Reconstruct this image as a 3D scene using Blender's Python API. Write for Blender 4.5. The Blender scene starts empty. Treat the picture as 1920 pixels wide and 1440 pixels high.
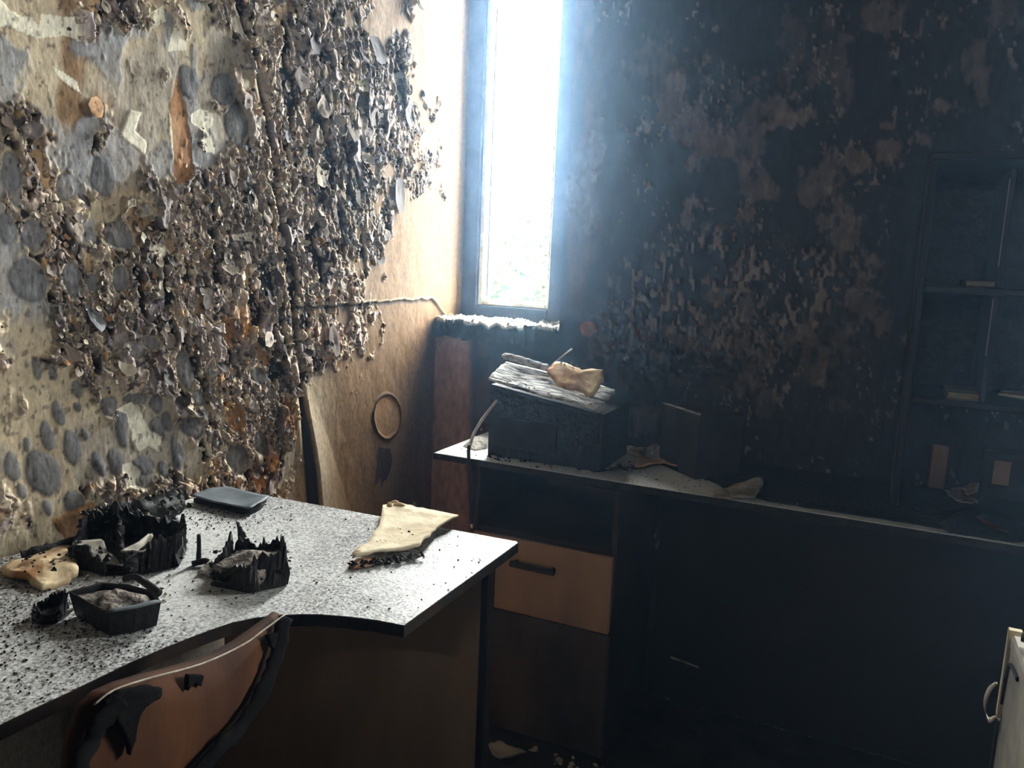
import bpy, math, random
import numpy as np
from mathutils import Matrix, Vector

random.seed(7)
rng = np.random.default_rng(11)
scene = bpy.context.scene
col = scene.collection

# ------------------------------------------------------------------ camera
YAW, PITCH, ROLL, FPX = math.radians(-24.68), math.radians(8.78), math.radians(2.41), 1500.0
CAM = np.array([0.0, 0.0, 1.288])
FW = np.array([math.sin(YAW) * math.cos(PITCH), math.cos(YAW) * math.cos(PITCH), -math.sin(PITCH)])
_r0 = np.array([math.cos(YAW), -math.sin(YAW), 0.0])
_u0 = np.cross(_r0, FW)
RT = _r0 * math.cos(ROLL) + _u0 * math.sin(ROLL)
UP = -_r0 * math.sin(ROLL) + _u0 * math.cos(ROLL)
cam_data = bpy.data.cameras.new('camera')
cam_data.sensor_width = 36.0
cam_data.lens = FPX / 1920.0 * 36.0
cam_data.clip_start = 0.02
cam = bpy.data.objects.new('camera', cam_data)
col.objects.link(cam)
cam.matrix_world = Matrix(((RT[0], UP[0], -FW[0], CAM[0]), (RT[1], UP[1], -FW[1], CAM[1]),
                           (RT[2], UP[2], -FW[2], CAM[2]), (0, 0, 0, 1)))
scene.camera = cam

# ------------------------------------------------------------------ world, exposure
SKY = 10.0
world = bpy.data.worlds.new('overcast_sky')
scene.world = world
world.use_nodes = True
wn = world.node_tree
wn.nodes.clear()
wo = wn.nodes.new('ShaderNodeOutputWorld')
wb = wn.nodes.new('ShaderNodeBackground')
wb.inputs[0].default_value = (0.985, 0.99, 1.0, 1)
wb.inputs[1].default_value = SKY
wn.links.new(wb.outputs[0], wo.inputs[0])
scene.view_settings.view_transform = 'Standard'
scene.view_settings.look = 'None'
scene.view_settings.gamma = 1.0
scene.view_settings.use_curve_mapping = False
scene.view_settings.exposure = 3.35
scene.cycles.use_denoising = True
scene.cycles.max_bounces = 8
scene.cycles.diffuse_bounces = 5
scene.cycles.sample_clamp_indirect = 6.0

# ------------------------------------------------------------------ measured planes of the room (metres)
XL, YF, YW = -1.316, 2.252, 2.41          # left wall, window wall, inner plane of the window frame
XR, YN, ZC = 2.35, -1.1, 2.62             # right wall, wall behind the camera, ceiling
DZ = 0.763                                # desk height
YD = 1.841                                # front of the long desk under the window
WX0, WZ0, WZ1 = XL, 1.075, 2.5            # first window opening
WX1 = -0.885
WFILL = (1.0, 2.10, 0.90, 2.42)              # added unseen window that brightens the left wall: x0 x1 z0 z1


def ray(px, py):
    d = FW * FPX + RT * (px - 960) - UP * (py - 720)
    return d


def onz(px, py, z):
    d = ray(px, py)
    return CAM + d * ((z - CAM[2]) / d[2])


def onx(px, py, x):
    d = ray(px, py)
    return CAM + d * ((x - CAM[0]) / d[0])


def ony(px, py, y):
    d = ray(px, py)
    return CAM + d * ((y - CAM[1]) / d[1])


def proj(X, Y, Z):
    vx, vy, vz = X - CAM[0], Y - CAM[1], Z - CAM[2]
    zz = vx * FW[0] + vy * FW[1] + vz * FW[2]
    return (960 + FPX * (vx * RT[0] + vy * RT[1] + vz * RT[2]) / zz,
            720 - FPX * (vx * UP[0] + vy * UP[1] + vz * UP[2]) / zz)


TR = (-0.12, 0.24, 1.99, 2.14)             # transom behind the camera: x0 x1 z0 z1


# portals: daylight enters by the narrow window, the added one and the transom
def portal(x0, x1, z0, z1, y, rx=-math.pi / 2):
    l = bpy.data.lights.new('daylight_portal', 'AREA')
    l.shape = 'RECTANGLE'
    l.size, l.size_y = x1 - x0, z1 - z0
    l.cycles.is_portal = True
    o = bpy.data.objects.new('daylight_portal', l)
    o.location = ((x0 + x1) / 2, y, (z0 + z1) / 2)
    o.rotation_euler = (rx, 0, 0)   # local -Z faces into the room (-Y)
    col.objects.link(o)


portal(WX0, WX1, WZ0, WZ1, YF + 0.33)
portal(WFILL[0], WFILL[1], WFILL[2], WFILL[3], YF + 0.33)
portal(TR[0], TR[1], TR[2], TR[3], YN - 0.19, math.pi / 2)


# ------------------------------------------------------------------ helpers
def s2l(c):
    return tuple(((v / 255) / 12.92 if v / 255 <= 0.04045 else ((v / 255 + 0.055) / 1.055) ** 2.4) for v in c)


def s2l_np(a):
    a = np.asarray(a, float) / 255.0
    return np.where(a <= 0.04045, a / 12.92, ((a + 0.055) / 1.055) ** 2.4)


def tag(o, label=None, cat=None, group=None, kind=None):
    if label: o['label'] = label
    if cat: o['category'] = cat
    if group: o['group'] = group
    if kind: o['kind'] = kind
    return o


def mesh_obj(name, verts, faces, mat=None, parent=None, smooth=False):
    me = bpy.data.meshes.new(name)
    me.from_pydata([tuple(map(float, v)) for v in verts], [], [tuple(int(i) for i in f) for f in faces])
    if smooth:
        me.polygons.foreach_set('use_smooth', [True] * len(me.polygons))
    me.update()
    o = bpy.data.objects.new(name, me)
    col.objects.link(o)
    if mat: me.materials.append(mat)
    if parent is not None:
        o.parent = parent
        o.matrix_parent_inverse = Matrix.Translation(-Vector(parent.location)) if parent.type == 'EMPTY' else Matrix()
    return o


def thing(name, label, cat, loc, group=None):
    o = bpy.data.objects.new(name, None)
    col.objects.link(o)
    o.location = tuple(map(float, loc))
    o.empty_display_size = 0.05
    tag(o, label, cat, group)
    return o


class MB:
    def __init__(self):
        self.v, self.f = [], []

    def add(self, v, f):
        n = len(self.v)
        self.v += [tuple(map(float, p)) for p in v]
        self.f += [tuple(i + n for i in q) for q in f]
        return self

    def box(self, x0, x1, y0, y1, z0, z1):
        return self.add([(x0, y0, z0), (x1, y0, z0), (x1, y1, z0), (x0, y1, z0), (x0, y0, z1), (x1, y0, z1), (x1, y1, z1), (x0, y1, z1)],
                        [(0, 3, 2, 1), (4, 5, 6, 7), (0, 1, 5, 4), (1, 2, 6, 5), (2, 3, 7, 6), (3, 0, 4, 7)])

    def bbox(self, x0, x1, y0, y1, z0, z1, b=0.003):
        # a box with chamfered edges
        pts, idx = [], {}
        X, Y, Z = (x0, x1), (y0, y1), (z0, z1)
        for i in (0, 1):
            for j in (0, 1):
                for k in (0, 1):
                    sx, sy, sz = (1 if i == 0 else -1), (1 if j == 0 else -1), (1 if k == 0 else -1)
                    for a in range(3):
                        p = [X[i] + sx * b, Y[j] + sy * b, Z[k] + sz * b]
                        p[a] = (X[i], Y[j], Z[k])[a]
                        idx[(i, j, k, a)] = len(pts)
                        pts.append(p)
        f = []
        for i in (0, 1):
            q = [idx[(i, 0, 0, 0)], idx[(i, 1, 0, 0)], idx[(i, 1, 1, 0)], idx[(i, 0, 1, 0)]]
            f.append(q if i == 1 else q[::-1])
            q = [idx[(0, i, 0, 1)], idx[(1, i, 0, 1)], idx[(1, i, 1, 1)], idx[(0, i, 1, 1)]]
            f.append(q if i == 0 else q[::-1])
            q = [idx[(0, 0, i, 2)], idx[(1, 0, i, 2)], idx[(1, 1, i, 2)], idx[(0, 1, i, 2)]]
            f.append(q if i == 1 else q[::-1])
        for i in (0, 1):
            for j in (0, 1):
                f.append([idx[(i, j, 0, 0)], idx[(i, j, 1, 0)], idx[(i, j, 1, 1)], idx[(i, j, 0, 1)]])
                f.append([idx[(i, 0, j, 0)], idx[(i, 1, j, 0)], idx[(i, 1, j, 2)], idx[(i, 0, j, 2)]])
                f.append([idx[(0, i, j, 1)], idx[(1, i, j, 1)], idx[(1, i, j, 2)], idx[(0, i, j, 2)]])
                for k in (0, 1):
                    f.append([idx[(i, j, k, 0)], idx[(i, j, k, 1)], idx[(i, j, k, 2)]])
        return self.add(pts, f)

    def build(self, name, mat, parent=None, smooth=False):
        o = mesh_obj(name, self.v, self.f, mat, parent, smooth)
        import bmesh
        bm = bmesh.new()
        bm.from_mesh(o.data)
        bmesh.ops.recalc_face_normals(bm, faces=bm.faces)
        bm.to_mesh(o.data)
        bm.free()
        return o


def box(name, x0, x1, y0, y1, z0, z1, mat, parent=None, b=0.003):
    return MB().bbox(x0, x1, y0, y1, z0, z1, b).build(name, mat, parent)


_TAB = {}


def vnoise(x, y, seed=0):
    """smooth value noise, numpy arrays in, 0..1 out"""
    if seed not in _TAB:
        _TAB[seed] = np.random.default_rng(seed).random((256, 256))
    r = _TAB[seed]
    xi, yi = np.floor(x).astype(int), np.floor(y).astype(int)
    fx, fy = x - xi, y - yi
    fx, fy = fx * fx * (3 - 2 * fx), fy * fy * (3 - 2 * fy)
    a, b = r[xi & 255, yi & 255], r[(xi + 1) & 255, yi & 255]
    c, d = r[xi & 255, (yi + 1) & 255], r[(xi + 1) & 255, (yi + 1) & 255]
    return (a * (1 - fx) + b * fx) * (1 - fy) + (c * (1 - fx) + d * fx) * fy


def fbm(x, y, seed=0, octv=4, gain=0.5):
    t, a, n = 0, 1.0, 0
    for k in range(octv):
        t = t + a * vnoise(x * 2 ** k + 13.7 * k, y * 2 ** k + 7.1 * k, seed + k)
        n += a
        a *= gain
    return t / n


def sm(a, b, x):
    t = np.clip((x - a) / (b - a), 0, 1)
    return t * t * (3 - 2 * t)


def worley(x, y, seed=0):
    """cell id hash (0..1 x4), F1, F2, offset to the centre"""
    g = np.random.default_rng(seed).random((128, 128, 6))
    xi, yi = np.floor(x).astype(int), np.floor(y).astype(int)
    f1 = np.full(x.shape, 9.0); f2 = np.full(x.shape, 9.0)
    h = np.zeros(x.shape + (4,)); ox = np.zeros(x.shape); oy = np.zeros(x.shape)
    for i in (-1, 0, 1):
        for j in (-1, 0, 1):
            c = g[(xi + i) & 127, (yi + j) & 127]
            dx, dy = x - (xi + i + c[..., 0]), y - (yi + j + c[..., 1])
            d = np.sqrt(dx * dx + dy * dy)
            n = d < f1
            f2 = np.where(n, f1, np.minimum(f2, d))
            f1 = np.where(n, d, f1)
            h = np.where(n[..., None], c[..., 2:], h)
            ox, oy = np.where(n, dx, ox), np.where(n, dy, oy)
    return h, f1, f2, ox, oy


def inpoly(px, py, poly):
    r = np.zeros(px.shape, bool)
    n = len(poly)
    for i in range(n):
        x0, y0 = poly[i]; x1, y1 = poly[(i + 1) % n]
        c = ((y0 > py) != (y1 > py)) & (px < (x1 - x0) * (py - y0) / ((y1 - y0) or 1e-9) + x0)
        r ^= c
    return r


def seg_dist(px, py, poly):
    d = np.full(px.shape, 1e9)
    for (x0, y0), (x1, y1) in zip(poly[:-1], poly[1:]):
        vx, vy = x1 - x0, y1 - y0
        t = np.clip(((px - x0) * vx + (py - y0) * vy) / (vx * vx + vy * vy), 0, 1)
        d = np.minimum(d, np.hypot(px - x0 - t * vx, py - y0 - t * vy))
    return d


# ------------------------------------------------------------------ materials
def material(name):
    m = bpy.data.materials.new(name)
    m.use_nodes = True
    nt = m.node_tree
    b = nt.nodes['Principled BSDF']
    return m, nt, b


def nd(nt, t, **kw):
    n = nt.nodes.new(t)
    for k, v in kw.items():
        setattr(n, k, v)
    return n


def noise_mat(name, c1, c2, scale=8, rough=0.7, bump=0.3, bscale=None, detail=6, lo=0.35, hi=0.65, stretch=(1, 1, 1), spec=0.2, dist=0.004):
    """two sRGB colours mixed by noise, with bump from the same kind of noise"""
    m, nt, b = material(name)
    tc = nd(nt, 'ShaderNodeTexCoord')
    mp = nd(nt, 'ShaderNodeMapping')
    mp.inputs['Scale'].default_value = stretch
    nt.links.new(tc.outputs['Object'], mp.inputs[0])
    n = nd(nt, 'ShaderNodeTexNoise')
    n.inputs['Scale'].default_value = scale
    n.inputs['Detail'].default_value = detail
    n.inputs['Roughness'].default_value = 0.6
    nt.links.new(mp.outputs[0], n.inputs['Vector'])
    r = nd(nt, 'ShaderNodeValToRGB')
    r.color_ramp.elements[0].position = lo
    r.color_ramp.elements[1].position = hi
    r.color_ramp.elements[0].color = s2l(c1) + (1,)
    r.color_ramp.elements[1].color = s2l(c2) + (1,)
    nt.links.new(n.outputs['Fac'], r.inputs[0])
    nt.links.new(r.outputs[0], b.inputs['Base Color'])
    b.inputs['Roughness'].default_value = rough
    b.inputs['Specular IOR Level'].default_value = spec
    if bump:
        n2 = nd(nt, 'ShaderNodeTexNoise')
        n2.inputs['Scale'].default_value = bscale or scale * 4
        n2.inputs['Detail'].default_value = 5
        nt.links.new(mp.outputs[0], n2.inputs['Vector'])
        bp = nd(nt, 'ShaderNodeBump')
        bp.inputs['Strength'].default_value = bump
        bp.inputs['Distance'].default_value = dist
        nt.links.new(n2.outputs['Fac'], bp.inputs['Height'])
        nt.links.new(bp.outputs[0], b.inputs['Normal'])
    return m


def attr_mat(name, rough=0.75, spec=0.3, vary=0.25, bump=0.35, nscale=160, stretch=(1, 1, 0.5)):
    """colour of the layer itself comes from the mesh's colour attribute, broken up by fine noise"""
    m, nt, b = material(name)
    a = nd(nt, 'ShaderNodeAttribute', attribute_name='Col')
    tc = nd(nt, 'ShaderNodeTexCoord')
    mp = nd(nt, 'ShaderNodeMapping')
    mp.inputs['Scale'].default_value = stretch
    nt.links.new(tc.outputs['Object'], mp.inputs[0])
    n = nd(nt, 'ShaderNodeTexNoise')
    n.inputs['Scale'].default_value = nscale
    n.inputs['Detail'].default_value = 4
    nt.links.new(mp.outputs[0], n.inputs['Vector'])
    mr = nd(nt, 'ShaderNodeMapRange')
    mr.inputs['From Min'].default_value = 0.3
    mr.inputs['From Max'].default_value = 0.7
    mr.inputs['To Min'].default_value = 1 - vary
    mr.inputs['To Max'].default_value = 1 + vary
    nt.links.new(n.outputs['Fac'], mr.inputs['Value'])
    mx = nd(nt, 'ShaderNodeVectorMath', operation='MULTIPLY')
    nt.links.new(a.outputs['Color'], mx.inputs[0])
    nt.links.new(mr.outputs[0], mx.inputs[1])
    nt.links.new(mx.outputs[0], b.inputs['Base Color'])
    b.inputs['Roughness'].default_value = rough
    b.inputs['Specular IOR Level'].default_value = spec
    bp = nd(nt, 'ShaderNodeBump')
    bp.inputs['Strength'].default_value = bump
    bp.inputs['Distance'].default_value = 0.002
    nt.links.new(n.outputs['Fac'], bp.inputs['Height'])
    nt.links.new(bp.outputs[0], b.inputs['Normal'])
    return m


M = {}
M['wall_paint'] = attr_mat('burnt_peeling_paint')
M['wall_soot'] = attr_mat('sooted_wall', rough=0.8, vary=0.35, nscale=60, stretch=(1, 1, 0.4))
M['flake'] = attr_mat('paint_flake_colours', vary=0.2)
M['soot'] = noise_mat('black_soot', (20, 21, 24), (38, 38, 40), 6, 0.85, 0.4)
M['char'] = noise_mat('charred_black', (14, 14, 15), (34, 33, 33), 30, 0.6, 0.8, 70, dist=0.006)
M['char_deep'] = noise_mat('burnt_out_black', (5, 5, 6), (18, 17, 17), 30, 0.9, 0.5, 80, spec=0.05)
M['char_shiny'] = noise_mat('charred_plastic', (10, 10, 12), (30, 29, 29), 25, 0.42, 0.7, 60, dist=0.004)
M['brown_board'] = noise_mat('smoked_chipboard', (112, 90, 72), (150, 122, 98), 5, 0.55, 0.15, 40, stretch=(1, 1, 0.25))
M['panel_board'] = noise_mat('smoked_desk_panel', (168, 138, 110), (200, 168, 136), 4, 0.7, 0.1, 40, stretch=(1, 1, 0.3))
M['dark_board'] = noise_mat('sooted_chipboard', (22, 21, 22), (52, 42, 36), 4, 0.7, 0.25, 30)
M['orange_board'] = noise_mat('scorched_plywood', (42, 21, 8), (70, 39, 15), 5, 0.8, 0.15, 50, stretch=(1, 2, 0.4))
M['book_soot'] = noise_mat('sooted_shelving', (18, 17, 18), (34, 28, 27), 5, 0.65, 0.2, 30)
M['door_soot'] = noise_mat('smoked_door', (34, 29, 26), (72, 58, 49), 7, 0.6, 0.3, 40, stretch=(1, 1, .4))
M['wood_edge'] = noise_mat('scorched_edge_band', (12, 10, 9), (36, 23, 15), 14, 0.85, 0.4, 60)
M['ash'] = noise_mat('grey_ash', (70, 66, 62), (168, 158, 148), 40, 0.95, 1.0, 110, dist=0.01)
M['white_ash'] = noise_mat('pale_plaster_dust', (120, 118, 112), (222, 216, 204), 45, 0.95, 1.0, 90, dist=0.01)
M['cream'] = noise_mat('cream_plaster', (196, 176, 142), (232, 220, 192), 18, 0.85, 0.5, 70)
M['cream_burnt'] = noise_mat('singed_plaster', (150, 104, 64), (228, 208, 170), 14, 0.85, 0.6, 60)
M['orange_plaster'] = noise_mat('scorched_plaster', (168, 118, 84), (212, 176, 140), 16, 0.85, 0.6, 60)
M['grey_plaster'] = noise_mat('grey_plaster', (112, 104, 94), (176, 166, 150), 26, 0.9, 0.8, 80)
M['slate'] = noise_mat('burnt_sheet', (78, 84, 88), (112, 118, 122), 10, 0.5, 0.3, 60)
M['cable'] = noise_mat('burnt_cable_sheath', (176, 172, 166), (226, 222, 216), 30, 0.6, 0.4, 90)
M['frame_dark'] = noise_mat('sooted_window_frame', (30, 33, 38), (58, 62, 68), 10, 0.5, 0.25, 40)
M['frame_light'] = noise_mat('stained_window_bead', (176, 168, 128), (232, 228, 206), 14, 0.45, 0.2, 60)
M['grey_side'] = noise_mat('smoked_white_laminate', (120, 116, 108), (172, 166, 152), 8, 0.6, 0.3, 40)
M['pale_edge'] = noise_mat('peeled_edge_strip', (170, 156, 120), (206, 196, 168), 12, 0.6, 0.3, 60)
M['handle'] = noise_mat('dark_handle', (20, 20, 22), (36, 36, 40), 20, 0.4, 0.1, 60)
M['bark'] = noise_mat('tree_bark', (40, 34, 28), (70, 60, 50), 12, 0.9, 0.6, 40)


def speckle_mat(name, light, mid, dark, rough, amount=0.52, scale=230):
    """laminate under a gritty layer of soot"""
    m, nt, b = material(name)
    tc = nd(nt, 'ShaderNodeTexCoord')
    n = nd(nt, 'ShaderNodeTexNoise')
    n.inputs['Scale'].default_value = scale
    n.inputs['Detail'].default_value = 3
    n.inputs['Roughness'].default_value = 0.7
    nt.links.new(tc.outputs['Object'], n.inputs['Vector'])
    n2 = nd(nt, 'ShaderNodeTexNoise')
    n2.inputs['Scale'].default_value = 3.5
    n2.inputs['Detail'].default_value = 5
    nt.links.new(tc.outputs['Object'], n2.inputs['Vector'])
    ad = nd(nt, 'ShaderNodeMath', operation='MULTIPLY_ADD')
    ad.inputs[1].default_value = 0.55
    nt.links.new(n2.outputs['Fac'], ad.inputs[0])
    nt.links.new(n.outputs['Fac'], ad.inputs[2])
    r = nd(nt, 'ShaderNodeValToRGB')
    e = r.color_ramp.elements
    e[0].position = amount + 0.1
    e[0].color = s2l(dark) + (1,)
    e[1].position = amount + 0.42
    e[1].color = s2l(light) + (1,)
    k = e.new(amount + 0.24)
    k.color = s2l(mid) + (1,)
    nt.links.new(ad.outputs[0], r.inputs[0])
    nt.links.new(r.outputs[0], b.inputs['Base Color'])
    b.inputs['Roughness'].default_value = rough
    b.inputs['Specular IOR Level'].default_value = 0.5
    bp = nd(nt, 'ShaderNodeBump')
    bp.inputs['Strength'].default_value = 0.6
    bp.inputs['Distance'].default_value = 0.0015
    nt.links.new(n.outputs['Fac'], bp.inputs['Height'])
    nt.links.new(bp.outputs[0], b.inputs['Normal'])
    return m


M['near_top'] = speckle_mat('gritty_grey_laminate', (226, 226, 222), (170, 170, 168), (54, 54, 54), 0.46)
M['far_top'] = speckle_mat('dusty_grey_laminate', (230, 230, 226), (204, 204, 200), (84, 82, 80), 0.38, 0.44, 300)


def glass_mat():
    m = bpy.data.materials.new('window_glass')
    m.use_nodes = True
    nt = m.node_tree
    nt.nodes.clear()
    o = nd(nt, 'ShaderNodeOutputMaterial')
    t = nd(nt, 'ShaderNodeBsdfTransparent')
    t.inputs[0].default_value = (0.95, 0.97, 0.96, 1)
    g = nd(nt, 'ShaderNodeBsdfGlossy')
    g.inputs['Roughness'].default_value = 0.027
    mx = nd(nt, 'ShaderNodeMixShader')
    mx.inputs[0].default_value = 0.05
    nt.links.new(t.outputs[0], mx.inputs[1])
    nt.links.new(g.outputs[0], mx.inputs[2])
    nt.links.new(mx.outputs[0], o.inputs[0])
    return m


M['glass'] = glass_mat()


def leaf_mat():
    m, nt, b = material('leaf_green')
    oi = nd(nt, 'ShaderNodeTexNoise')
    oi.inputs['Scale'].default_value = 3
    r = nd(nt, 'ShaderNodeValToRGB')
    r.color_ramp.elements[0].color = (0.004, 0.010, 0.002, 1)
    r.color_ramp.elements[1].color = (0.016, 0.028, 0.006, 1)
    r.color_ramp.elements[0].position = .35
    r.color_ramp.elements[1].position = .65
    nt.links.new(oi.outputs['Fac'], r.inputs[0])
    nt.links.new(r.outputs[0], b.inputs['Base Color'])
    b.inputs['Roughness'].default_value = 0.6
    b.inputs['Specular IOR Level'].default_value = 0.1
    return m


M['leaf'] = leaf_mat()
M['grass'] = noise_mat('grass_ground', (44, 58, 26), (74, 82, 44), 6, 0.95, 0)


# ------------------------------------------------------------------ grid meshes with a colour attribute
def grid_obj(name, P, C, mat, mask=None, parent=None, extra=None, smooth=True):
    """P (n,m,3) positions, C (n,m,3) linear colours, mask (n-1,m-1) faces kept; extra = (verts, faces, colour)"""
    n, m = P.shape[:2]
    V = P.reshape(-1, 3)
    idx = np.arange(n * m).reshape(n, m)
    F = np.stack([idx[:-1, :-1], idx[1:, :-1], idx[1:, 1:], idx[:-1, 1:]], -1)
    F = F[mask] if mask is not None else F.reshape(-1, 4)
    CC = C.reshape(-1, 3)
    if extra:
        ev, ef, ec = extra
        F = np.concatenate([F, np.array(ef) + len(V)])
        V = np.concatenate([V, np.array(ev, float)])
        CC = np.concatenate([CC, np.tile(np.array(ec), (len(ev), 1))])
    me = bpy.data.meshes.new(name)
    me.vertices.add(len(V)); me.vertices.foreach_set('co', V.ravel().astype(np.float32))
    me.loops.add(F.size); me.loops.foreach_set('vertex_index', F.ravel().astype(np.int32))
    me.polygons.add(len(F))
    me.polygons.foreach_set('loop_start', np.arange(0, F.size, 4, dtype=np.int32))
    if smooth:
        me.polygons.foreach_set('use_smooth', np.ones(len(F), bool))
    me.update(calc_edges=True)
    at = me.color_attributes.new('Col', 'FLOAT_COLOR', 'POINT')
    at.data.foreach_set('color', np.concatenate([CC, np.ones((len(CC), 1))], 1).ravel().astype(np.float32))
    me.materials.append(mat)
    o = bpy.data.objects.new(name, me)
    col.objects.link(o)
    if parent is not None: o.parent = parent
    return o


def boxes_extra(bs):
    v, f = [], []
    for b in bs:
        mb = MB().box(*b)
        f += [[i + len(v) for i in q] for q in mb.f]
        v += mb.v
    return v, f


# density of loose, charred paint over the left wall, read off every 100 px of the photograph
GX = np.array([-100, 0, 100, 200, 300, 400, 500, 600, 700, 760, 810, 900.])
GY = np.array([-200, 50, 150, 250, 350, 450, 550, 650, 750, 850, 950, 1100.])
DEN = np.array([
    [.1, .1, .3, .5, .4, .5, .8, .8, .6, .4, .1, 0],
    [.0, .0, .2, .5, .3, .5, .8, .8, .4, .45, .1, 0],
    [.2, .2, .2, .35, .35, .4, .8, .95, .9, .7, .3, 0],
    [.6, .6, .6, .4, .2, .4, .85, .9, .7, .55, .35, 0],
    [.3, .3, .8, .6, .45, .85, .9, .9, .75, .6, .3, 0],
    [.3, .3, .85, .6, .8, .95, .9, .9, .5, .2, .05, 0],
    [.3, .35, .7, .85, .95, .9, .9, .95, .25, .0, .0, 0],
    [.7, .75, .6, .95, .95, .95, .9, .95, .45, .0, .0, 0],
    [.5, .5, .12, .6, .4, .7, .9, .0, .0, .0, .0, 0],
    [.3, .3, .0, .1, .12, .7, .9, .0, .0, .0, .0, 0],
    [.5, .5, .2, .4, .5, .8, .7, .0, .0, .0, .0, 0],
    [.5, .5, .3, .5, .5, .8, .7, .0, .0, .0, .0, 0]])


def table(px, py, T):
    ix = np.clip(np.searchsorted(GX, px) - 1, 0, len(GX) - 2)
    iy = np.clip(np.searchsorted(GY, py) - 1, 0, len(GY) - 2)
    tx = np.clip((px - GX[ix]) / (GX[ix + 1] - GX[ix]), 0, 1)
    ty = np.clip((py - GY[iy]) / (GY[iy + 1] - GY[iy]), 0, 1)
    return (T[iy, ix] * (1 - tx) + T[iy, ix + 1] * tx) * (1 - ty) + (T[iy + 1, ix] * (1 - tx) + T[iy + 1, ix + 1] * tx) * ty


JOINT = [(400, -120), (440, 0), (475, 100), (500, 230), (525, 420), (545, 560), (560, 690), (572, 800), (582, 930), (590, 1040)]
OVALS = [(92, 820, 13, 23), (132, 837, 16, 35), (115, 777, 11, 20), (147, 728, 9, 17), (147, 763, 7, 9), (156, 813, 7, 11), (85, 890, 28, 42),
         (57, 840, 7, 13), (182, 863, 13, 17), (220, 863, 17, 23), (230, 800, 13, 37), (203, 763, 15, 18), (287, 760, 12, 17), (313, 793, 11, 17),
         (293, 807, 13, 20), (328, 847, 10, 27), (360, 800, 17, 20), (370, 747, 13, 17), (343, 690, 13, 37), (267, 870, 18, 17), (247, 750, 20, 10),
         (50, 527, 28, 37), (217, 443, 27, 25), (130, 523, 17, 33), (167, 530, 10, 17), (217, 517, 15, 23), (70, 693, 10, 20), (102, 693, 8, 17),
         (413, 170, 20, 27), (448, 233, 22, 37), (353, 157, 17, 27), (123, 353, 20, 27), (23, 333, 17, 50), (190, 327, 18, 37), (263, 887, 20, 30),
         (300, 880, 10, 20), (330, 867, 10, 14), (187, 873, 10, 14), (140, 937, 20, 20), (43, 923, 9, 13), (93, 950, 10, 12), (25, 880, 16, 26),
         (60, 440, 20, 30), (15, 430, 14, 30), (280, 640, 16, 14), (250, 655, 16, 18), (490, 710, 16, 14), (445, 860, 20, 24), (490, 830, 14, 26)]
CREAM = [[(-60, -60), (20, 20), (60, 30), (72, 52), (78, 26), (145, 28), (152, 58), (165, 75), (120, 65), (70, 72), (20, 50), (-60, 45)],
         [(328, 28), (342, 60), (346, 96), (312, 98), (318, 62)],
         [(242, 754), (260, 770), (278, 810), (300, 822), (294, 845), (276, 838), (262, 846), (250, 835), (248, 805), (236, 776), (218, 768)],
         [(233, 868), (245, 862), (262, 880), (258, 912), (232, 915)],
         [(315, 215), (332, 225), (338, 260), (330, 290), (336, 306), (322, 285), (315, 250)],
         [(355, 215), (375, 207), (400, 215), (398, 235), (386, 240), (392, 254), (375, 240), (358, 230)],
         [(95, 120), (110, 130), (140, 148), (150, 174), (135, 165), (110, 145)],
         [(285, 465), (300, 459), (315, 472), (308, 484), (290, 480)],
         [(230, 250), (245, 208), (266, 215), (255, 245), (277, 270), (275, 290), (255, 275)],
         [(664, 150), (681, 150), (682, 172), (668, 170)], [(435, 440), (480, 430), (478, 450), (440, 452)],
         [(375, 262), (395, 250), (400, 285), (380, 280)], [(280, 20), (300, 10), (306, 40), (285, 50)],
         [(110, 965), (140, 960), (175, 945), (180, 975), (150, 985), (130, 1010), (120, 990)], [(290, 912), (330, 925), (325, 950), (300, 935)]]


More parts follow.
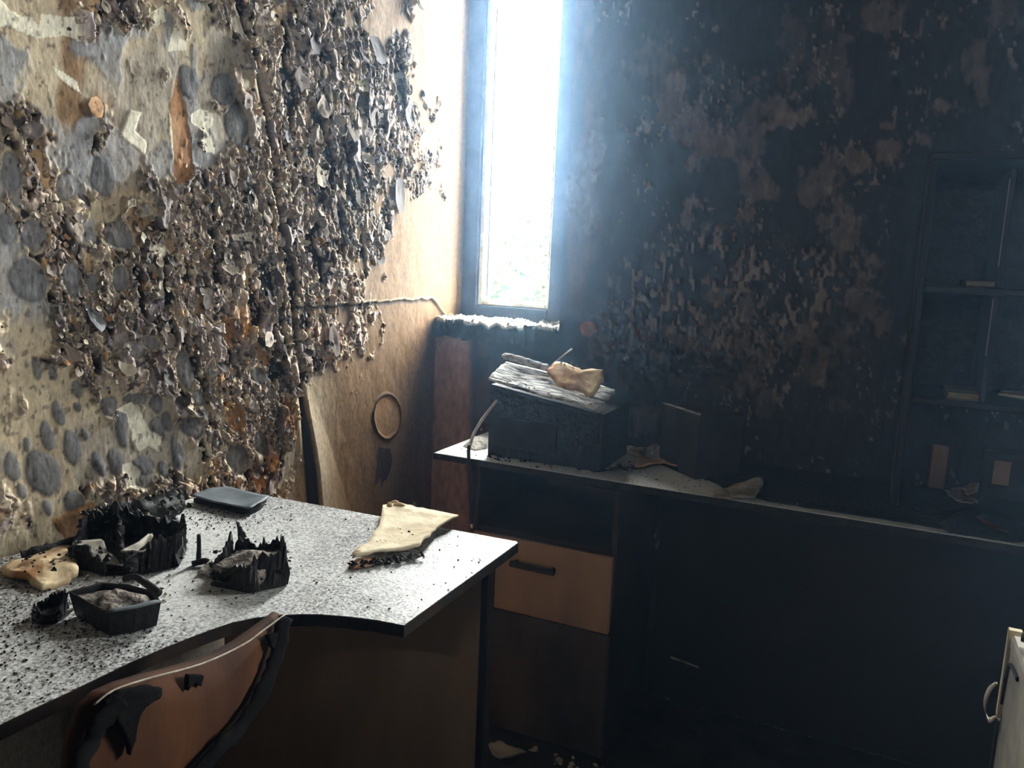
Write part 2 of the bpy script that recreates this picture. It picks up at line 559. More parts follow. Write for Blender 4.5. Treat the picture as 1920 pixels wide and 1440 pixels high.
def left_wall():
    step = 0.0023
    y0, y1, z0, z1 = 0.70, YW + 0.012, 0.44, 2.2
    ys = np.arange(y0, y1 + step, step)
    zs = np.arange(z0, z1, step)
    Yg, Zg = np.meshgrid(ys, zs, indexing='ij')
    px, py = proj(XL, Yg, Zg)
    wob = (fbm(Yg * 14, Zg * 14, 3, 4) - .5)
    wob2 = (fbm(Yg * 14 + 50, Zg * 14, 5, 4) - .5)
    pxw, pyw = px + wob * 26, py + wob2 * 26
    den = table(pxw, pyw, DEN)
    n1 = fbm(Yg * 22, Zg * 17, 21, 5, .55)
    n2 = fbm(Yg * 7, Zg * 6, 31, 4)
    crust = sm(-.06, .07, den - (1 - n1 * 1.0 - (n2 - .5) * .6) + .02)      # 1 where the paint has turned to loose crust
    # ---- sound surface: tan board / smoked paint
    tan = s2l_np([196, 179, 150]); gold = s2l_np([110, 79, 42]); blue = s2l_np([140, 143, 148])
    brown = s2l_np([150, 118, 84]); grey = s2l_np([164, 156, 146]); cream = s2l_np([243, 235, 212])
    black = s2l_np([24, 22, 22])

    def mix(a, b, t):
        return a * (1 - t[..., None]) + b * t[..., None]
    Cc = np.ones(Yg.shape + (3,)) * tan
    streak = fbm(Yg * 60, Zg * 5, 41, 4)
    Cc = Cc * (0.82 + 0.36 * streak)[..., None]
    Cc = mix(Cc, gold * np.ones_like(Cc) * (0.8 + .4 * streak)[..., None], sm(540, 650, px) * .92)
    Cc = mix(Cc, brown * np.ones_like(Cc), sm(.52, .62, fbm(Yg * 9, Zg * 5, 51, 4)) * sm(620, 420, px) * sm(420, 300, py))
    bl = sm(.47, .56, fbm(Yg * 16, Zg * 11, 61, 4)) * sm(480, 380, px) * (1 - sm(560, 640, py))
    Cc = mix(Cc, blue * (0.75 + .5 * vnoise(Yg * 90, Zg * 60, 63))[..., None], bl * .85)
    Cc = mix(Cc, grey * np.ones_like(Cc), sm(.5, .6, fbm(Yg * 12, Zg * 9, 65, 4)) * .6 * sm(640, 500, px))
    # soft smoke toward the corner, on the board itself, and streaks
    H = np.zeros(Yg.shape)
    H += (fbm(Yg * 30, Zg * 20, 71, 4) - .5) * .003 + (fbm(Yg * 8, Zg * 6, 73, 3) - .5) * .006
    H += bl * .0012
    # blisters
    for (cx, cy, rx, ry) in OVALS:
        q = np.hypot((px + wob * 22 - cx - (py - cy) * .14) / rx, (py + wob2 * 22 - cy) / ry) + (n1 - .5) * .5
        k = sm(1.08, .95, q)
        Cc = mix(Cc, s2l_np([110, 110, 113]) * (.7 + .6 * fbm(Yg * 120, Zg * 40, 81, 3))[..., None], k * .92)
        rim = sm(1.25, 1.02, q) * sm(.86, .98, q)
        Cc = mix(Cc, s2l_np([70, 66, 66]) * np.ones_like(Cc), rim * .4)
        H += .0022 * np.sqrt(np.clip(1 - (q * .97) ** 2, 0, 1)) * (q < 1.03)
        crust *= 1 - sm(1.3, 1.0, q) * .9
    # ---- crust: smooth curled plates, cracked chips and fine gravel, in patches
    def cells(su, sv, seed, warp, slant):
        wx = (fbm(Yg * 40, Zg * 30, seed + 3, 3) - .5) * warp
        wy = (fbm(Yg * 40 + 9, Zg * 30, seed + 5, 3) - .5) * warp
        return worley(Yg * su + wx + (Zg - 1) * slant, Zg * sv + wy, seed)

    def colours(pick, stops):
        c = np.ones_like(Cc) * s2l_np(stops[0][1])
        for p, q in stops[1:]:
            c = np.where((pick > p)[..., None], s2l_np(q), c)
        return c
    def one(su, sv, seed, warp, amp, gapw, stops, gone_p):
        h, f1, f2, ox, oy = cells(su, sv, seed, warp, 3.0)
        gap = sm(gapw, gapw * .2, f2 - f1)
        ch = (.004 + .010 * h[..., 0] ** 1.5 + (h[..., 1] - .5) * ox * .022 + (h[..., 2] - .5) * oy * .022 + f1 ** 2 * .014 * (h[..., 0] - .15)) * amp
        gone = h[..., 3] < gone_p
        hh = np.where(gone, 0., ch) * (1 - gap) - gap * .002
        c = colours((h[..., 3] - gone_p) / (1 - gone_p), stops)
        c = mix(c, s2l_np([212, 196, 168]) * np.ones_like(Cc), sm(gapw * 2.6, gapw * 1.3, f2 - f1) * (h[..., 1] > .55) * .75)
        c = mix(c, black * np.ones_like(Cc), gap * .8)
        c = np.where((gone & (h[..., 0] > .6))[..., None], black, c)
        c = np.where((gone & (h[..., 0] <= .6))[..., None], s2l_np([170, 140, 104]), c)
        return hh, c
    hA, cA = one(24, 13, 101, 1.5, .95, .10, [(0, (142, 130, 124)), (.3, (162, 150, 142)), (.52, (120, 108, 102)), (.68, (150, 138, 136)), (.8, (90, 80, 76)), (.88, (176, 156, 136))], .10)
    hB, cB = one(50, 29, 111, 1.2, .62, .13, [(0, (138, 122, 113)), (.28, (172, 154, 140)), (.48, (96, 84, 79)), (.62, (154, 134, 122)), (.8, (64, 56, 53)), (.9, (206, 190, 164))], .10)
    hC, cC = one(112, 70, 117, 1.0, .45, .12, [(0, (140, 124, 114)), (.3, (66, 58, 55)), (.46, (172, 152, 138)), (.66, (110, 96, 88)), (.8, (214, 198, 172)), (.95, (184, 142, 96))], .08)
    tp = fbm(Yg * 13, Zg * 9, 121, 4)
    tB = sm(.40, .45, tp); tC = sm(.53, .58, tp)
    HC = hA * (1 - tB) + hB * (tB - tC) + hC * tC + tC * .003
    cc = mix(mix(cA, cB, tB), cC, tC)
    tone = fbm(Yg * 8 + 3, Zg * 6, 123, 4)
    cc = cc * (0.62 + 1.0 * sm(.3, .7, tone))[..., None]
    # holes burnt through to black, tall and narrow
    hole = sm(.655, .70, fbm(Yg * 34 + (Zg - 1) * 6, Zg * 13, 125, 3)) * crust
    cc = mix(cc, black * np.ones_like(Cc), hole)
    HC = HC * (1 - hole) - hole * .006
    black = s2l_np([24, 22, 22])
    # warm, scorched patches along the joint and low on the wall
    warm = sm(.5, .62, fbm(Yg * 11, Zg * 9, 131, 4)) * np.exp(-((px - 500) / 110) ** 2) * sm(520, 640, py)
    cc = mix(cc, cc * np.array([1.75, 1.15, .62]), warm)
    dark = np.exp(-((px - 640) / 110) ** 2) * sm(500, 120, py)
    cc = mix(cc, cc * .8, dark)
    Cc = mix(Cc, cc, crust)
    H = H * (1 - crust * .5) + HC * crust
    edge_c = sm(.1, .45, crust) * sm(.9, .55, crust)
    Cc = mix(Cc, s2l_np([206, 190, 160]) * np.ones_like(Cc), edge_c * .75 * sm(.35, .5, vnoise(Yg * 60, Zg * 60, 141)))
    # cream plaster laid bare
    for poly in CREAM:
        k = inpoly(px + wob * 14, py + wob2 * 14, poly).astype(float)
        Cc = mix(Cc, cream * (.93 + .12 * streak)[..., None], k)
        H = np.where(k > 0, H * .1 + .0005, H)
    # orange patches laid bare
    for poly in ([(422, 770), (440, 752), (456, 775), (454, 800), (444, 818), (425, 805)], [(410, 590), (440, 600), (447, 640), (430, 655), (418, 640)],
                 [(503, 610), (512, 612), (510, 632), (500, 630)], [(470, 895), (492, 890), (500, 905), (485, 930)], [(330, 350), (315, 200), (330, 140), (355, 260), (360, 330)],
                 [(100, 970), (175, 940), (182, 960), (140, 1000), (128, 1012)]):
        k = inpoly(px + wob * 12, py + wob2 * 12, poly).astype(float)
        Cc = mix(Cc, s2l_np([186, 128, 72]) * (.8 + .4 * streak)[..., None], k * .85)
        H = np.where(k > 0, H * .2, H)
    # the upper facing sheet ends in a torn lip at sill height; bare board below it
    zl = 1.154
    lipz = zl + (fbm(Yg * 40, Yg * 0 + 3, 151, 4) - .5) * .012 - sm(YF - .04, YF + .07, Yg) * .06
    above = sm(-.001, .003, Zg - lipz) * sm(1.62, 1.68, Yg)
    H += above * .007 * sm(1.5, 1.75, Yg)
    line = np.exp(-((Zg - lipz + .004) / .0045) ** 2) * sm(1.48, 1.56, Yg) * sm(YF + .02, YF - .02, Yg)
    Cc = mix(Cc, black * np.ones_like(Cc), line * .9)
    lipw = np.exp(-((Zg - lipz - .004) / .003) ** 2) * sm(1.6, 1.7, Yg)
    Cc = mix(Cc, s2l_np([214, 200, 172]) * np.ones_like(Cc), lipw * .7)
    # oval burn ring and the streaked burn mark on the bare board
    q = np.hypot((px - 725 + wob * 8) / 25, (py - 782 + wob2 * 8) / 42)
    ring = np.exp(-((q - 1) / .075) ** 2)
    Cc = mix(Cc, s2l_np([42, 34, 28]) * np.ones_like(Cc), ring)
    Cc = mix(Cc, s2l_np([176, 136, 92]) * np.ones_like(Cc), sm(1, .9, q) * .6)
    H += ring * .004
    k = inpoly(px + wob * 18 + (streak - .5) * 10, py + wob2 * 10, [(712, 840), (728, 842), (734, 868), (728, 890), (716, 915), (712, 895), (700, 912), (706, 870)]).astype(float)
    Cc = mix(Cc, s2l_np([36, 28, 24]) * np.ones_like(Cc), k * .9)
    spots = sm(.70, .74, fbm(Yg * 150, Zg * 80, 161, 2)) * (1 - crust)
    Cc = mix(Cc, s2l_np([58, 46, 38]) * np.ones_like(Cc), spots * .6 * (1 - .65 * sm(540, 600, px)))
    # slanting joint between two boards, its right board sprung off the wall at the foot
    jd = seg_dist(px, py, JOINT)
    jx = np.interp(py, [p[1] for p in JOINT], [p[0] for p in JOINT])
    dj = px - jx
    wj = 3.0 + 2.5 * sm(200, 600, py)
    g = sm(wj * 1.5, wj * .6, np.abs(dj))
    Cc = mix(Cc, black * np.ones_like(Cc), g)
    H = H * (1 - g) - g * .012
    rd = np.exp(-((dj + wj * 1.5 + 5) / 4.5) ** 2) * (vnoise(Yg * 30, Zg * 25, 165) > .35)
    Cc = mix(Cc, s2l_np([178, 156, 120]) * np.ones_like(Cc), rd * .65)
    H += rd * .004
    crease_x = 575 + (py - 690) * (80 / 260)
    tt = np.clip((crease_x - px) / np.maximum(crease_x - jx, 6), 0, 1) * (dj > -2) * (px < crease_x) * sm(685, 760, py)
    H += tt * .03 * sm(690, 900, py)
    H = H * (1 - sm(YF + .06, YF + .10, Yg) * .6)
    P = np.stack([XL + H, Yg, Zg], -1)
    wx = (wob * crust) * .006
    P[..., 1] += wx
    ex = boxes_extra([(XL - .25, XL - .03, YN - .3, YF + .35, 0, ZC), (XL - .03, XL, YN, y0, 0, ZC), (XL - .03, XL, y0, YF, 0, z0 + .0015),
                      (XL - .03, XL, y0, YW + .05, z1 - .003, ZC), (XL - .03, XL, YF, YF + .35, 0, z0 + .0015), (XL - .03, XL, YW + .01, YF + .35, z0, z1)])
    wall = grid_obj('wall_left', P, np.clip(Cc, 0, 1), M['wall_paint'], extra=(ex[0], ex[1], s2l_np([110, 100, 90])))
    tag(wall, 'left wall of blistered, peeling burnt paint over tan board', kind='structure')
    return wall, (ys, zs, H, den, crust, px, py)


wall_left, WL = left_wall()


# ------------------------------------------------------------------ loose flakes on the left wall
def flake_geo(size, asp, curl, seed, rings=3, n=9):
    """a chip of paint hanging by its upper edge: local x along the wall, y up the wall, z out of it"""
    r = random.Random(seed)
    rad = [1 + r.uniform(-.32, .28) for _ in range(n)]
    v = [(0, 0)]
    for k in range(1, rings + 1):
        for i in range(n):
            a = 2 * math.pi * i / n
            v.append((math.cos(a) * rad[i] * k / rings, math.sin(a) * rad[i] * k / rings))
    f = []
    for i in range(n):
        f.append((0, 1 + i, 1 + (i + 1) % n))
        for k in range(rings - 1):
            a, b = 1 + k * n, 1 + (k + 1) * n
            f.append((a + i, b + i, b + (i + 1) % n, a + (i + 1) % n))
    tw = r.uniform(-.5, .5)
    out = []
    for x, y in v:
        t = max(0.0, (1 - y) / 2)
        z = size * (curl * t ** 1.6 + tw * x * t * .5 + .12 * r.uniform(-1, 1) + .25 * (x * x) * curl)
        out.append((x * size * asp, y * size * (1 - .25 * curl * t), z + .002))
    return out, f


FLAKE_TONES = [(122, 108, 101), (150, 134, 124), (70, 62, 60), (176, 162, 146), (216, 204, 180), (132, 132, 136), (172, 130, 88), (98, 84, 76)]
FLAKE_W = [.24, .22, .18, .12, .09, .06, .04, .05]


def wall_height(y, z):
    ys, zs, H = WL[0], WL[1], WL[2]
    i = int(np.clip((y - ys[0]) / (ys[1] - ys[0]), 0, len(ys) - 1))
    j = int(np.clip((z - zs[0]) / (zs[1] - zs[0]), 0, len(zs) - 1))
    return float(H[i, j])


def sample_flaky(n, power=1.4):
    ys, zs, H, den, crust, px, py = WL
    w = (crust * (px > -30) * (px < 860) * (py > -30) * (py < 1075)) ** power
    w = w.ravel()
    idx = rng.choice(w.size, n, replace=True, p=w / w.sum())
    return ys[idx // len(zs)], zs[idx % len(zs)]


def flakes():
    # 300 larger chips as parts, sharing 24 meshes
    protos = []
    for t in range(8):
        for k in range(3):
            v, f = flake_geo(.010, random.uniform(.5, .95), random.uniform(.3, .8), 50 + t * 7 + k)
            me = bpy.data.meshes.new('paint_flake')
            me.from_pydata(v, [], f)
            c = s2l(FLAKE_TONES[t])
            at = me.color_attributes.new('Col', 'FLOAT_COLOR', 'POINT')
            for i in range(len(v)):
                e = 1.25 if i > 18 else 1.0
                at.data[i].color = tuple(min(1, q * e) for q in c) + (1,)
            me.polygons.foreach_set('use_smooth', [True] * len(f))
            me.materials.append(M['flake'])
            protos.append(me)
    BIG = [(655, 235, 36, 7, .25), (742, 365, 38, 2, -.1), (702, 95, 30, 2, .6), (762, 212, 30, 2, -.5), (560, 150, 24, 0, .3), (600, 335, 24, 3, .1),
           (533, 250, 22, 5, .2), (640, 520, 26, 7, -.3), (622, 640, 30, 7, .2), (705, 480, 20, 2, .7), (585, 80, 26, 2, -.4), (676, 330, 22, 7, .4),
           (250, 130, 16, 3, .9), (310, 640, 18, 1, .2), (385, 560, 20, 0, .1), (110, 480, 18, 2, .5), (180, 600, 20, 7, -.3)]
    for cx, cy, r_, t, a in BIG:
        w = onx(cx, cy, XL)
        o = bpy.data.objects.new('paint_flake', protos[t * 3 + int(cx) % 3])
        col.objects.link(o)
        o.parent = wall_left
        sc = abs(onx(cx, cy + r_, XL)[2] - w[2]) / .010
        R = Matrix(((0, 0, 1), (1, 0, 0), (0, 1, 0))).to_4x4() @ Matrix.Rotation(a, 4, 'Z') @ Matrix.Diagonal((sc * .95, sc, sc * .35, 1))
        o.matrix_world = Matrix.Translation((XL + .006, w[1], w[2])) @ R
    Y, Z = sample_flaky(283)
    for y, z in zip(Y, Z):
        t = random.choices(range(8), FLAKE_W)[0]
        o = bpy.data.objects.new('paint_flake', protos[t * 3 + random.randrange(3)])
        col.objects.link(o)
        o.parent = wall_left
        s = random.uniform(.7, 1.5) if random.random() < .88 else random.uniform(1.5, 2.6)
        a = random.gauss(0, .7)
        R = Matrix(((0, 0, 1), (1, 0, 0), (0, 1, 0))).to_4x4() @ Matrix.Rotation(a, 4, 'Z')
        o.matrix_world = Matrix.Translation((XL + wall_height(y, z) * .6, y, z)) @ R @ Matrix.Scale(s, 4)
    # the small ones nobody could pick apart
    V, F, CC = [], [], []
    Y, Z = sample_flaky(5000, 1.1)
    for k, (y, z) in enumerate(zip(Y, Z)):
        s = random.uniform(.0025, .0068)
        v, f = flake_geo(s, random.uniform(.4, .95), random.uniform(.3, 1.0), k, 2, 6)
        a = random.gauss(0, .8)
        ca, sa = math.cos(a), math.sin(a)
        h = XL + wall_height(y, z) * .7
        n = len(V)
        V += [(h + q[2], y + q[0] * ca - q[1] * sa, z + q[0] * sa + q[1] * ca) for q in v]
        F += [tuple(i + n for i in q) for q in f]
        c = s2l(random.choices(FLAKE_TONES, FLAKE_W)[0])
        CC += [c] * len(v)
    me = bpy.data.meshes.new('loose_paint_chips')
    me.from_pydata(V, [], F)
    at = me.color_attributes.new('Col', 'FLOAT_COLOR', 'POINT')
    at.data.foreach_set('color', np.concatenate([np.array(CC), np.ones((len(CC), 1))], 1).ravel().astype(np.float32))
    me.materials.append(M['flake'])
    o = bpy.data.objects.new('loose_paint_chips', me)
    col.objects.link(o)
    o.parent = wall_left
    o['kind'] = 'stuff'


flakes()


# ------------------------------------------------------------------ window wall
def back_wall():
    step = 0.005
    x0, x1, z0, z1 = XL, XR, 0.0, ZC
    xs = np.arange(x0, .95 + step, step)
    zs = np.arange(z0, z1 + step, step)
    Xg, Zg = np.meshgrid(xs, zs, indexing='ij')
    px, py = proj(Xg, YF, Zg)
    wob = fbm(Xg * 14, Zg * 12, 203, 4) - .5
    wob2 = fbm(Xg * 14 + 30, Zg * 12, 205, 4) - .5
    soot = s2l_np([36, 37, 40])
    C = np.ones(Xg.shape + (3,)) * soot
    C = C * (0.6 + .8 * fbm(Xg * 10, Zg * 5, 211, 5))[..., None]
    H = (fbm(Xg * 20, Zg * 14, 213, 4) - .5) * .008

    def mix(a, b, t):
        return a * (1 - t[..., None]) + b * t[..., None]
    pale = s2l_np([112, 96, 84])
    brown = s2l_np([92, 68, 52])
    # where the soot has come away: vertical strip by the window, blotches traced from the photograph
    strip = sm(.34, .55, fbm(Xg * 9, Zg * 3.2, 221, 4)) * sm(1058, 1070, px) * sm(1150, 1100, px)
    C = mix(C, brown * np.ones_like(C), strip * .75)
    below = sm(890, 872, px) * sm(.0, .02, (1.06 - Zg))
    C = mix(C, s2l_np([150, 112, 80]) * (.75 + .5 * fbm(Xg * 60, Zg * 6, 225, 3))[..., None], below)
    bot = sm(1060, 960, px) * sm(.0, .03, (1.06 - Zg)) * sm(890, 900, px)
    C = mix(C, s2l_np([70, 50, 40]) * np.ones_like(C), bot * sm(.4, .6, fbm(Xg * 20, Zg * 15, 226, 4)))
    blobs = [(1280, 210, 55, 70, .9), (1330, 280, 40, 40, .7), (1400, 250, 45, 70, .55), (1480, 195, 50, 25, .8), (1500, 225, 45, 22, .8), (1420, 340, 25, 50, .6),
             (1295, 400, 22, 28, .95), (1410, 405, 22, 25, .9), (1540, 340, 40, 50, .6), (1580, 420, 35, 60, .7), (1600, 300, 28, 25, .8), (1670, 285, 35, 30, .85),
             (1735, 270, 30, 18, .75), (1770, 200, 35, 14, .9), (1840, 140, 24, 45, .6), (1660, 240, 25, 10, .7), (1240, 130, 70, 50, .45), (1650, 30, 50, 30, .55),
             (1090, 350, 26, 48, .9), (1110, 280, 12, 25, .8), (1500, 605, 18, 28, .9), (1410, 700, 30, 40, .65), (1620, 560, 45, 60, .6), (1640, 500, 30, 22, .7),
             (1530, 690, 16, 26, .5), (1340, 560, 20, 22, .6), (1400, 580, 16, 26, .6), (1455, 640, 20, 14, .5), (1380, 510, 14, 30, .4), (1700, 640, 20, 16, .6),
             (1450, 760, 30, 30, .4), (1560, 760, 40, 20, .4), (1200, 780, 40, 30, .35), (1250, 560, 22, 18, .45), (1180, 640, 18, 25, .4), (1880, 30, 30, 40, .4),
             (1560, 110, 40, 80, .35), (1480, 80, 22, 90, .35), (1330, 640, 60, 18, .3)]
    n5 = fbm(Xg * 26, Zg * 20, 231, 5, .6)
    fine = fbm(Xg * 75, Zg * 38, 233, 3, .6)
    for (cx, cy, rx, ry, a) in blobs:
        q = np.hypot((px - cx + wob * rx * 2.2) / rx, (py - cy + wob2 * ry * 2.2) / ry)
        k = sm(1.15, .65, q + (n5 - .5) * 1.8 + (fine - .5) * 1.5)
        C = mix(C, pale * (.6 + .7 * fbm(Xg * 60, Zg * 25, 235, 3))[..., None], k * a * .85)
        H -= k * .003
    # flecks running down the middle of the wall
    band = np.exp(-((px - 1380) / 230) ** 2) * np.exp(-((py - 545) / 110) ** 2)
    fl = sm(.63, .70, vnoise(Xg * 120, Zg * 52, 241) * .6 + n5 * .5) * sm(.25, .6, band + (n5 - .5) * .5)
    C = mix(C, s2l_np([132, 118, 104]) * np.ones_like(C), fl * .8)
    H += fl * .006
    fl2 = sm(.70, .76, fbm(Xg * 110, Zg * 60, 245, 2)) * sm(.45, .6, fbm(Xg * 9, Zg * 7, 247, 3)) * sm(1060, 1160, px)
    C = mix(C, s2l_np([124, 110, 98]) * np.ones_like(C), fl2 * .7)
    H += fl2 * .004
    q = np.hypot((px - 1103) / 17, (py - 616) / 15)
    C = mix(C, s2l_np([150, 92, 54]) * np.ones_like(C), sm(1, .85, q))
    H += sm(1, .8, q) * .006
    # crusty belt under the middle of the wall
    cr = np.exp(-((py - 650) / 60) ** 2) * sm(1050, 1120, px) * sm(1700, 1500, px)
    H += cr * (fbm(Xg * 70, Zg * 60, 251, 3) - .45) * .02
    C = mix(C, s2l_np([88, 72, 60]) * np.ones_like(C), cr * sm(.5, .62, fbm(Xg * 45, Zg * 35, 253, 4)) * .7)
    P = np.stack([Xg, YF - np.maximum(H, -.004), Zg], -1)
    cx, cz = (Xg[:-1, :-1] + Xg[1:, 1:]) / 2, (Zg[:-1, :-1] + Zg[1:, 1:]) / 2
    keep = ~((cx < WX1) & (cz > WZ0) & (cz < WZ1))
    y0, y1 = YF + .008, YF + .35
    a, b, c, d = WFILL
    ex = boxes_extra([(XL, WX1, y0, y1, 0, WZ0), (XL, WX1, y0, y1, WZ1, ZC), (WX1, a, y0, y1, 0, ZC), (a, b, y0 - .01, y1, 0, c), (a, b, y0 - .01, y1, d, ZC),
                      (b, XR, y0 - .01, y1, 0, ZC)])
    C = C[..., :]
    o = grid_obj('wall_back', P[:, ::-1], np.clip(C, 0, 1)[:, ::-1], M['wall_soot'], mask=keep[:, ::-1], extra=(ex[0], ex[1], s2l_np([44, 44, 46])))
    tag(o, 'soot-blackened window wall with flaked patches', kind='structure')
    return o


wall_back = back_wall()
tag(MB().box(XR, XR + .2, YN, YF + .35, 0, ZC).build('wall_right', M['soot']), 'soot-black right wall', kind='structure')
mb = MB()
mb.box(XL - .2, TR[0], YN - .2, YN, 0, ZC).box(TR[1], XR + .2, YN - .2, YN, 0, ZC)
mb.box(TR[0], TR[1], YN - .2, YN, 0, TR[2]).box(TR[0], TR[1], YN - .2, YN, TR[3], ZC)
tag(mb.build('wall_front', M['soot']), 'soot-black wall opposite the window, with a small transom opening', kind='structure')
tag(MB().box(XL - .2, XR + .2, YN - .2, YF + .35, ZC, ZC + .2).build('ceiling', M['soot']), 'black smoked ceiling', kind='structure')
M['floor'] = noise_mat('burnt_floor', (20, 18, 17), (52, 44, 38), 12, 0.85, 0.6, 40)
tag(MB().box(XL - .2, XR + .2, YN - .2, YF + .35, -.12, 0).build('floor', M['floor']), 'burnt floor under charred rubble', kind='structure')


# ------------------------------------------------------------------ windows
def ring_frame(mb, x0, x1, z0, z1, wl, wr, wb_, wt, y0, y1):
    mb.bbox(x0, x0 + wl, y0, y1, z0, z1)
    mb.bbox(x1 - wr, x1, y0, y1, z0, z1)
    mb.bbox(x0 + wl, x1 - wr, y0, y1, z0, z0 + wb_)
    mb.bbox(x0 + wl, x1 - wr, y0, y1, z1 - wt, z1)
    return mb


gl = ony(897, 560, YW)[0]; gr = ony(1022, 575, YW)[0]; gb = (ony(895, 563, YW)[2] + ony(1022, 578, YW)[2]) / 2
win = bpy.data.objects.new('window_1', None)
col.objects.link(win)
win.location = (gl, YW, WZ0)
tag(win, 'narrow window in a sooted frame beside the peeling wall', kind='structure')
mb = MB()
ring_frame(mb, XL + .002, WX1 + .02, WZ0 + .002, WZ1 + .01, gl - XL - .012, WX1 + .02 - gr - .008, gb - WZ0 - .012, .07, YW, YW + .06)
mb.build('outer_frame', M['frame_dark'], win)
mb = MB()
ring_frame(mb, gl - .010, gr + .008, gb - .010, WZ1 - .055, .018, .012, .018, .02, YW + .012, YW + .075)
mb.build('glazing_bead', M['frame_light'], win)
box('rubber_seal', gl + .014, gl + .018, YW + .03, YW + .066, gb + .02, WZ1 - .08, M['handle'], win, .001)
box('glass_pane', gl + .006, gr - .002, YW + .045, YW + .05, gb + .006, WZ1 - .07, M['glass'], win, .001)

# charred sill with a broken front edge
n, m = 220, 40
S = np.zeros((n, m, 3))
for i in range(n):
    for j in range(m):
        x = XL + .004 + (WX1 - XL - .004) * i / (n - 1)
        t = j / (m - 1)
        y = YW + .01 - (YW + .01 - (YF - .028)) * min(1, t * 1.25)
        z = WZ0 + .012
        S[i, j] = (x, y, z)
nz = fbm(S[..., 0] * 45, S[..., 1] * 45, 301, 4)
fr = np.linspace(0, 1, m)[None, :]
S[..., 2] += (nz - .45) * .03 * (1 - np.clip((fr - .8) / .2, 0, 1)) + .004
S[..., 1] += (fbm(S[..., 0] * 40, S[..., 2] * 0 + 2, 303, 4)[:, :1] - .5) * .02 * (fr > .5)
drop = np.clip((fr - .8) / .2, 0, 1)
S[..., 2] -= drop * .055 + drop * (fbm(S[..., 0] * 60, S[..., 1] * 10, 305, 3) - .5) * .025
S[..., 1] += (fbm(S[..., 0] * 70, S[..., 2] * 90, 309, 3) - .5) * .022 * (fr > .6)
S[..., 2] += (fbm(S[..., 0] * 130, S[..., 1] * 130, 311, 3) - .5) * .012 * (fr < .8)
CS = np.ones((n, m, 3)) * s2l_np([26, 25, 26])
pl = sm(.42, .56, fbm(S[..., 0] * 55, S[..., 1] * 55, 307, 4) + .12 * (1 - fr)) * (fr < .84)
CS = CS * (1 - pl[..., None]) + s2l_np([200, 194, 180]) * pl[..., None]
so = grid_obj('window_sill', S, CS, M['flake'], parent=win)
so.matrix_parent_inverse = Matrix.Translation(-Vector(win.location))

fill_win = bpy.data.objects.new('fill_window', None)  # unseen window, added for its light on the left wall
col.objects.link(fill_win)
fill_win.location = (WFILL[0], YW, WFILL[2])
tag(fill_win, 'unseen wide window added farther along the same wall to light the left wall', kind='structure')
ring_frame(MB(), WFILL[0] - .01, WFILL[1] + .01, WFILL[2] - .01, WFILL[3] + .01, .06, .06, .06, .06, YW, YW + .06).build('outer_frame', M['frame_dark'], fill_win)
box('glass_pane', WFILL[0] + .045, WFILL[1] - .045, YW + .03, YW + .035, WFILL[2] + .045, WFILL[3] - .045, M['glass'], fill_win, .001)

# ------------------------------------------------------------------ near desk with the wavy front
dk = thing('corner_desk', 'grey soot-speckled desk with a wavy front along the peeling wall', 'desk', (-1.0, 1.0, 0))
pts = [onz(px, py, DZ)[:2] for px, py in ((757, 1172), (705, 1162), (647, 1155), (600, 1151.5), (567, 1151), (520, 1153), (476, 1158), (433, 1167), (398, 1179), (363, 1192), (305, 1215), (247, 1240), (185, 1270), (123, 1300), (60, 1329), (0, 1358))]
cr = onz(973, 1016, DZ)[:2]
XE = cr[0]
out = [(XL + .03, onz(440, 922, DZ)[1] + .01), (cr[0] - .006, cr[1]), (cr[0], cr[1] - .006)] + [tuple(p) for p in pts]
lx, ly = out[-1]
out += [(lx - .02, ly - .12), (lx - .02, .12), (XL + .03, .12)]


def prism(name, outl, z0, z1, mat, parent, bev=.002):
    n = len(outl)
    c = np.mean(np.array(outl), 0)
    v = [(x, y, z0) for x, y in outl] + [(x, y, z1 - bev) for x, y in outl]
    ins = []
    for i in range(n):
        p = np.array(outl[i]); a = np.array(outl[i - 1]); b = np.array(outl[(i + 1) % n])
        t = (b - a) / (np.linalg.norm(b - a) + 1e-9)
        nrm = np.array([-t[1], t[0]])
        ins.append(p + nrm * bev * (-1))
    v += [(x, y, z1) for x, y in ins]
    f = [tuple(range(n))[::-1], tuple(range(2 * n, 3 * n))]
    for k in (0, 1):
        for i in range(n):
            j = (i + 1) % n
            f.append((k * n + i, k * n + j, (k + 1) * n + j, (k + 1) * n + i))
    return mesh_obj(name, v, f, mat, parent)


def outline_cw(o):
    a = sum(o[i][0] * o[(i + 1) % len(o)][1] - o[(i + 1) % len(o)][0] * o[i][1] for i in range(len(o)))
    return o if a > 0 else o[::-1]


def bev_inward(o):
    return o


out_ccw = outline_cw(out)
top = prism('desktop', out_ccw, DZ - .018, DZ, M['near_top'], dk, 0.0)
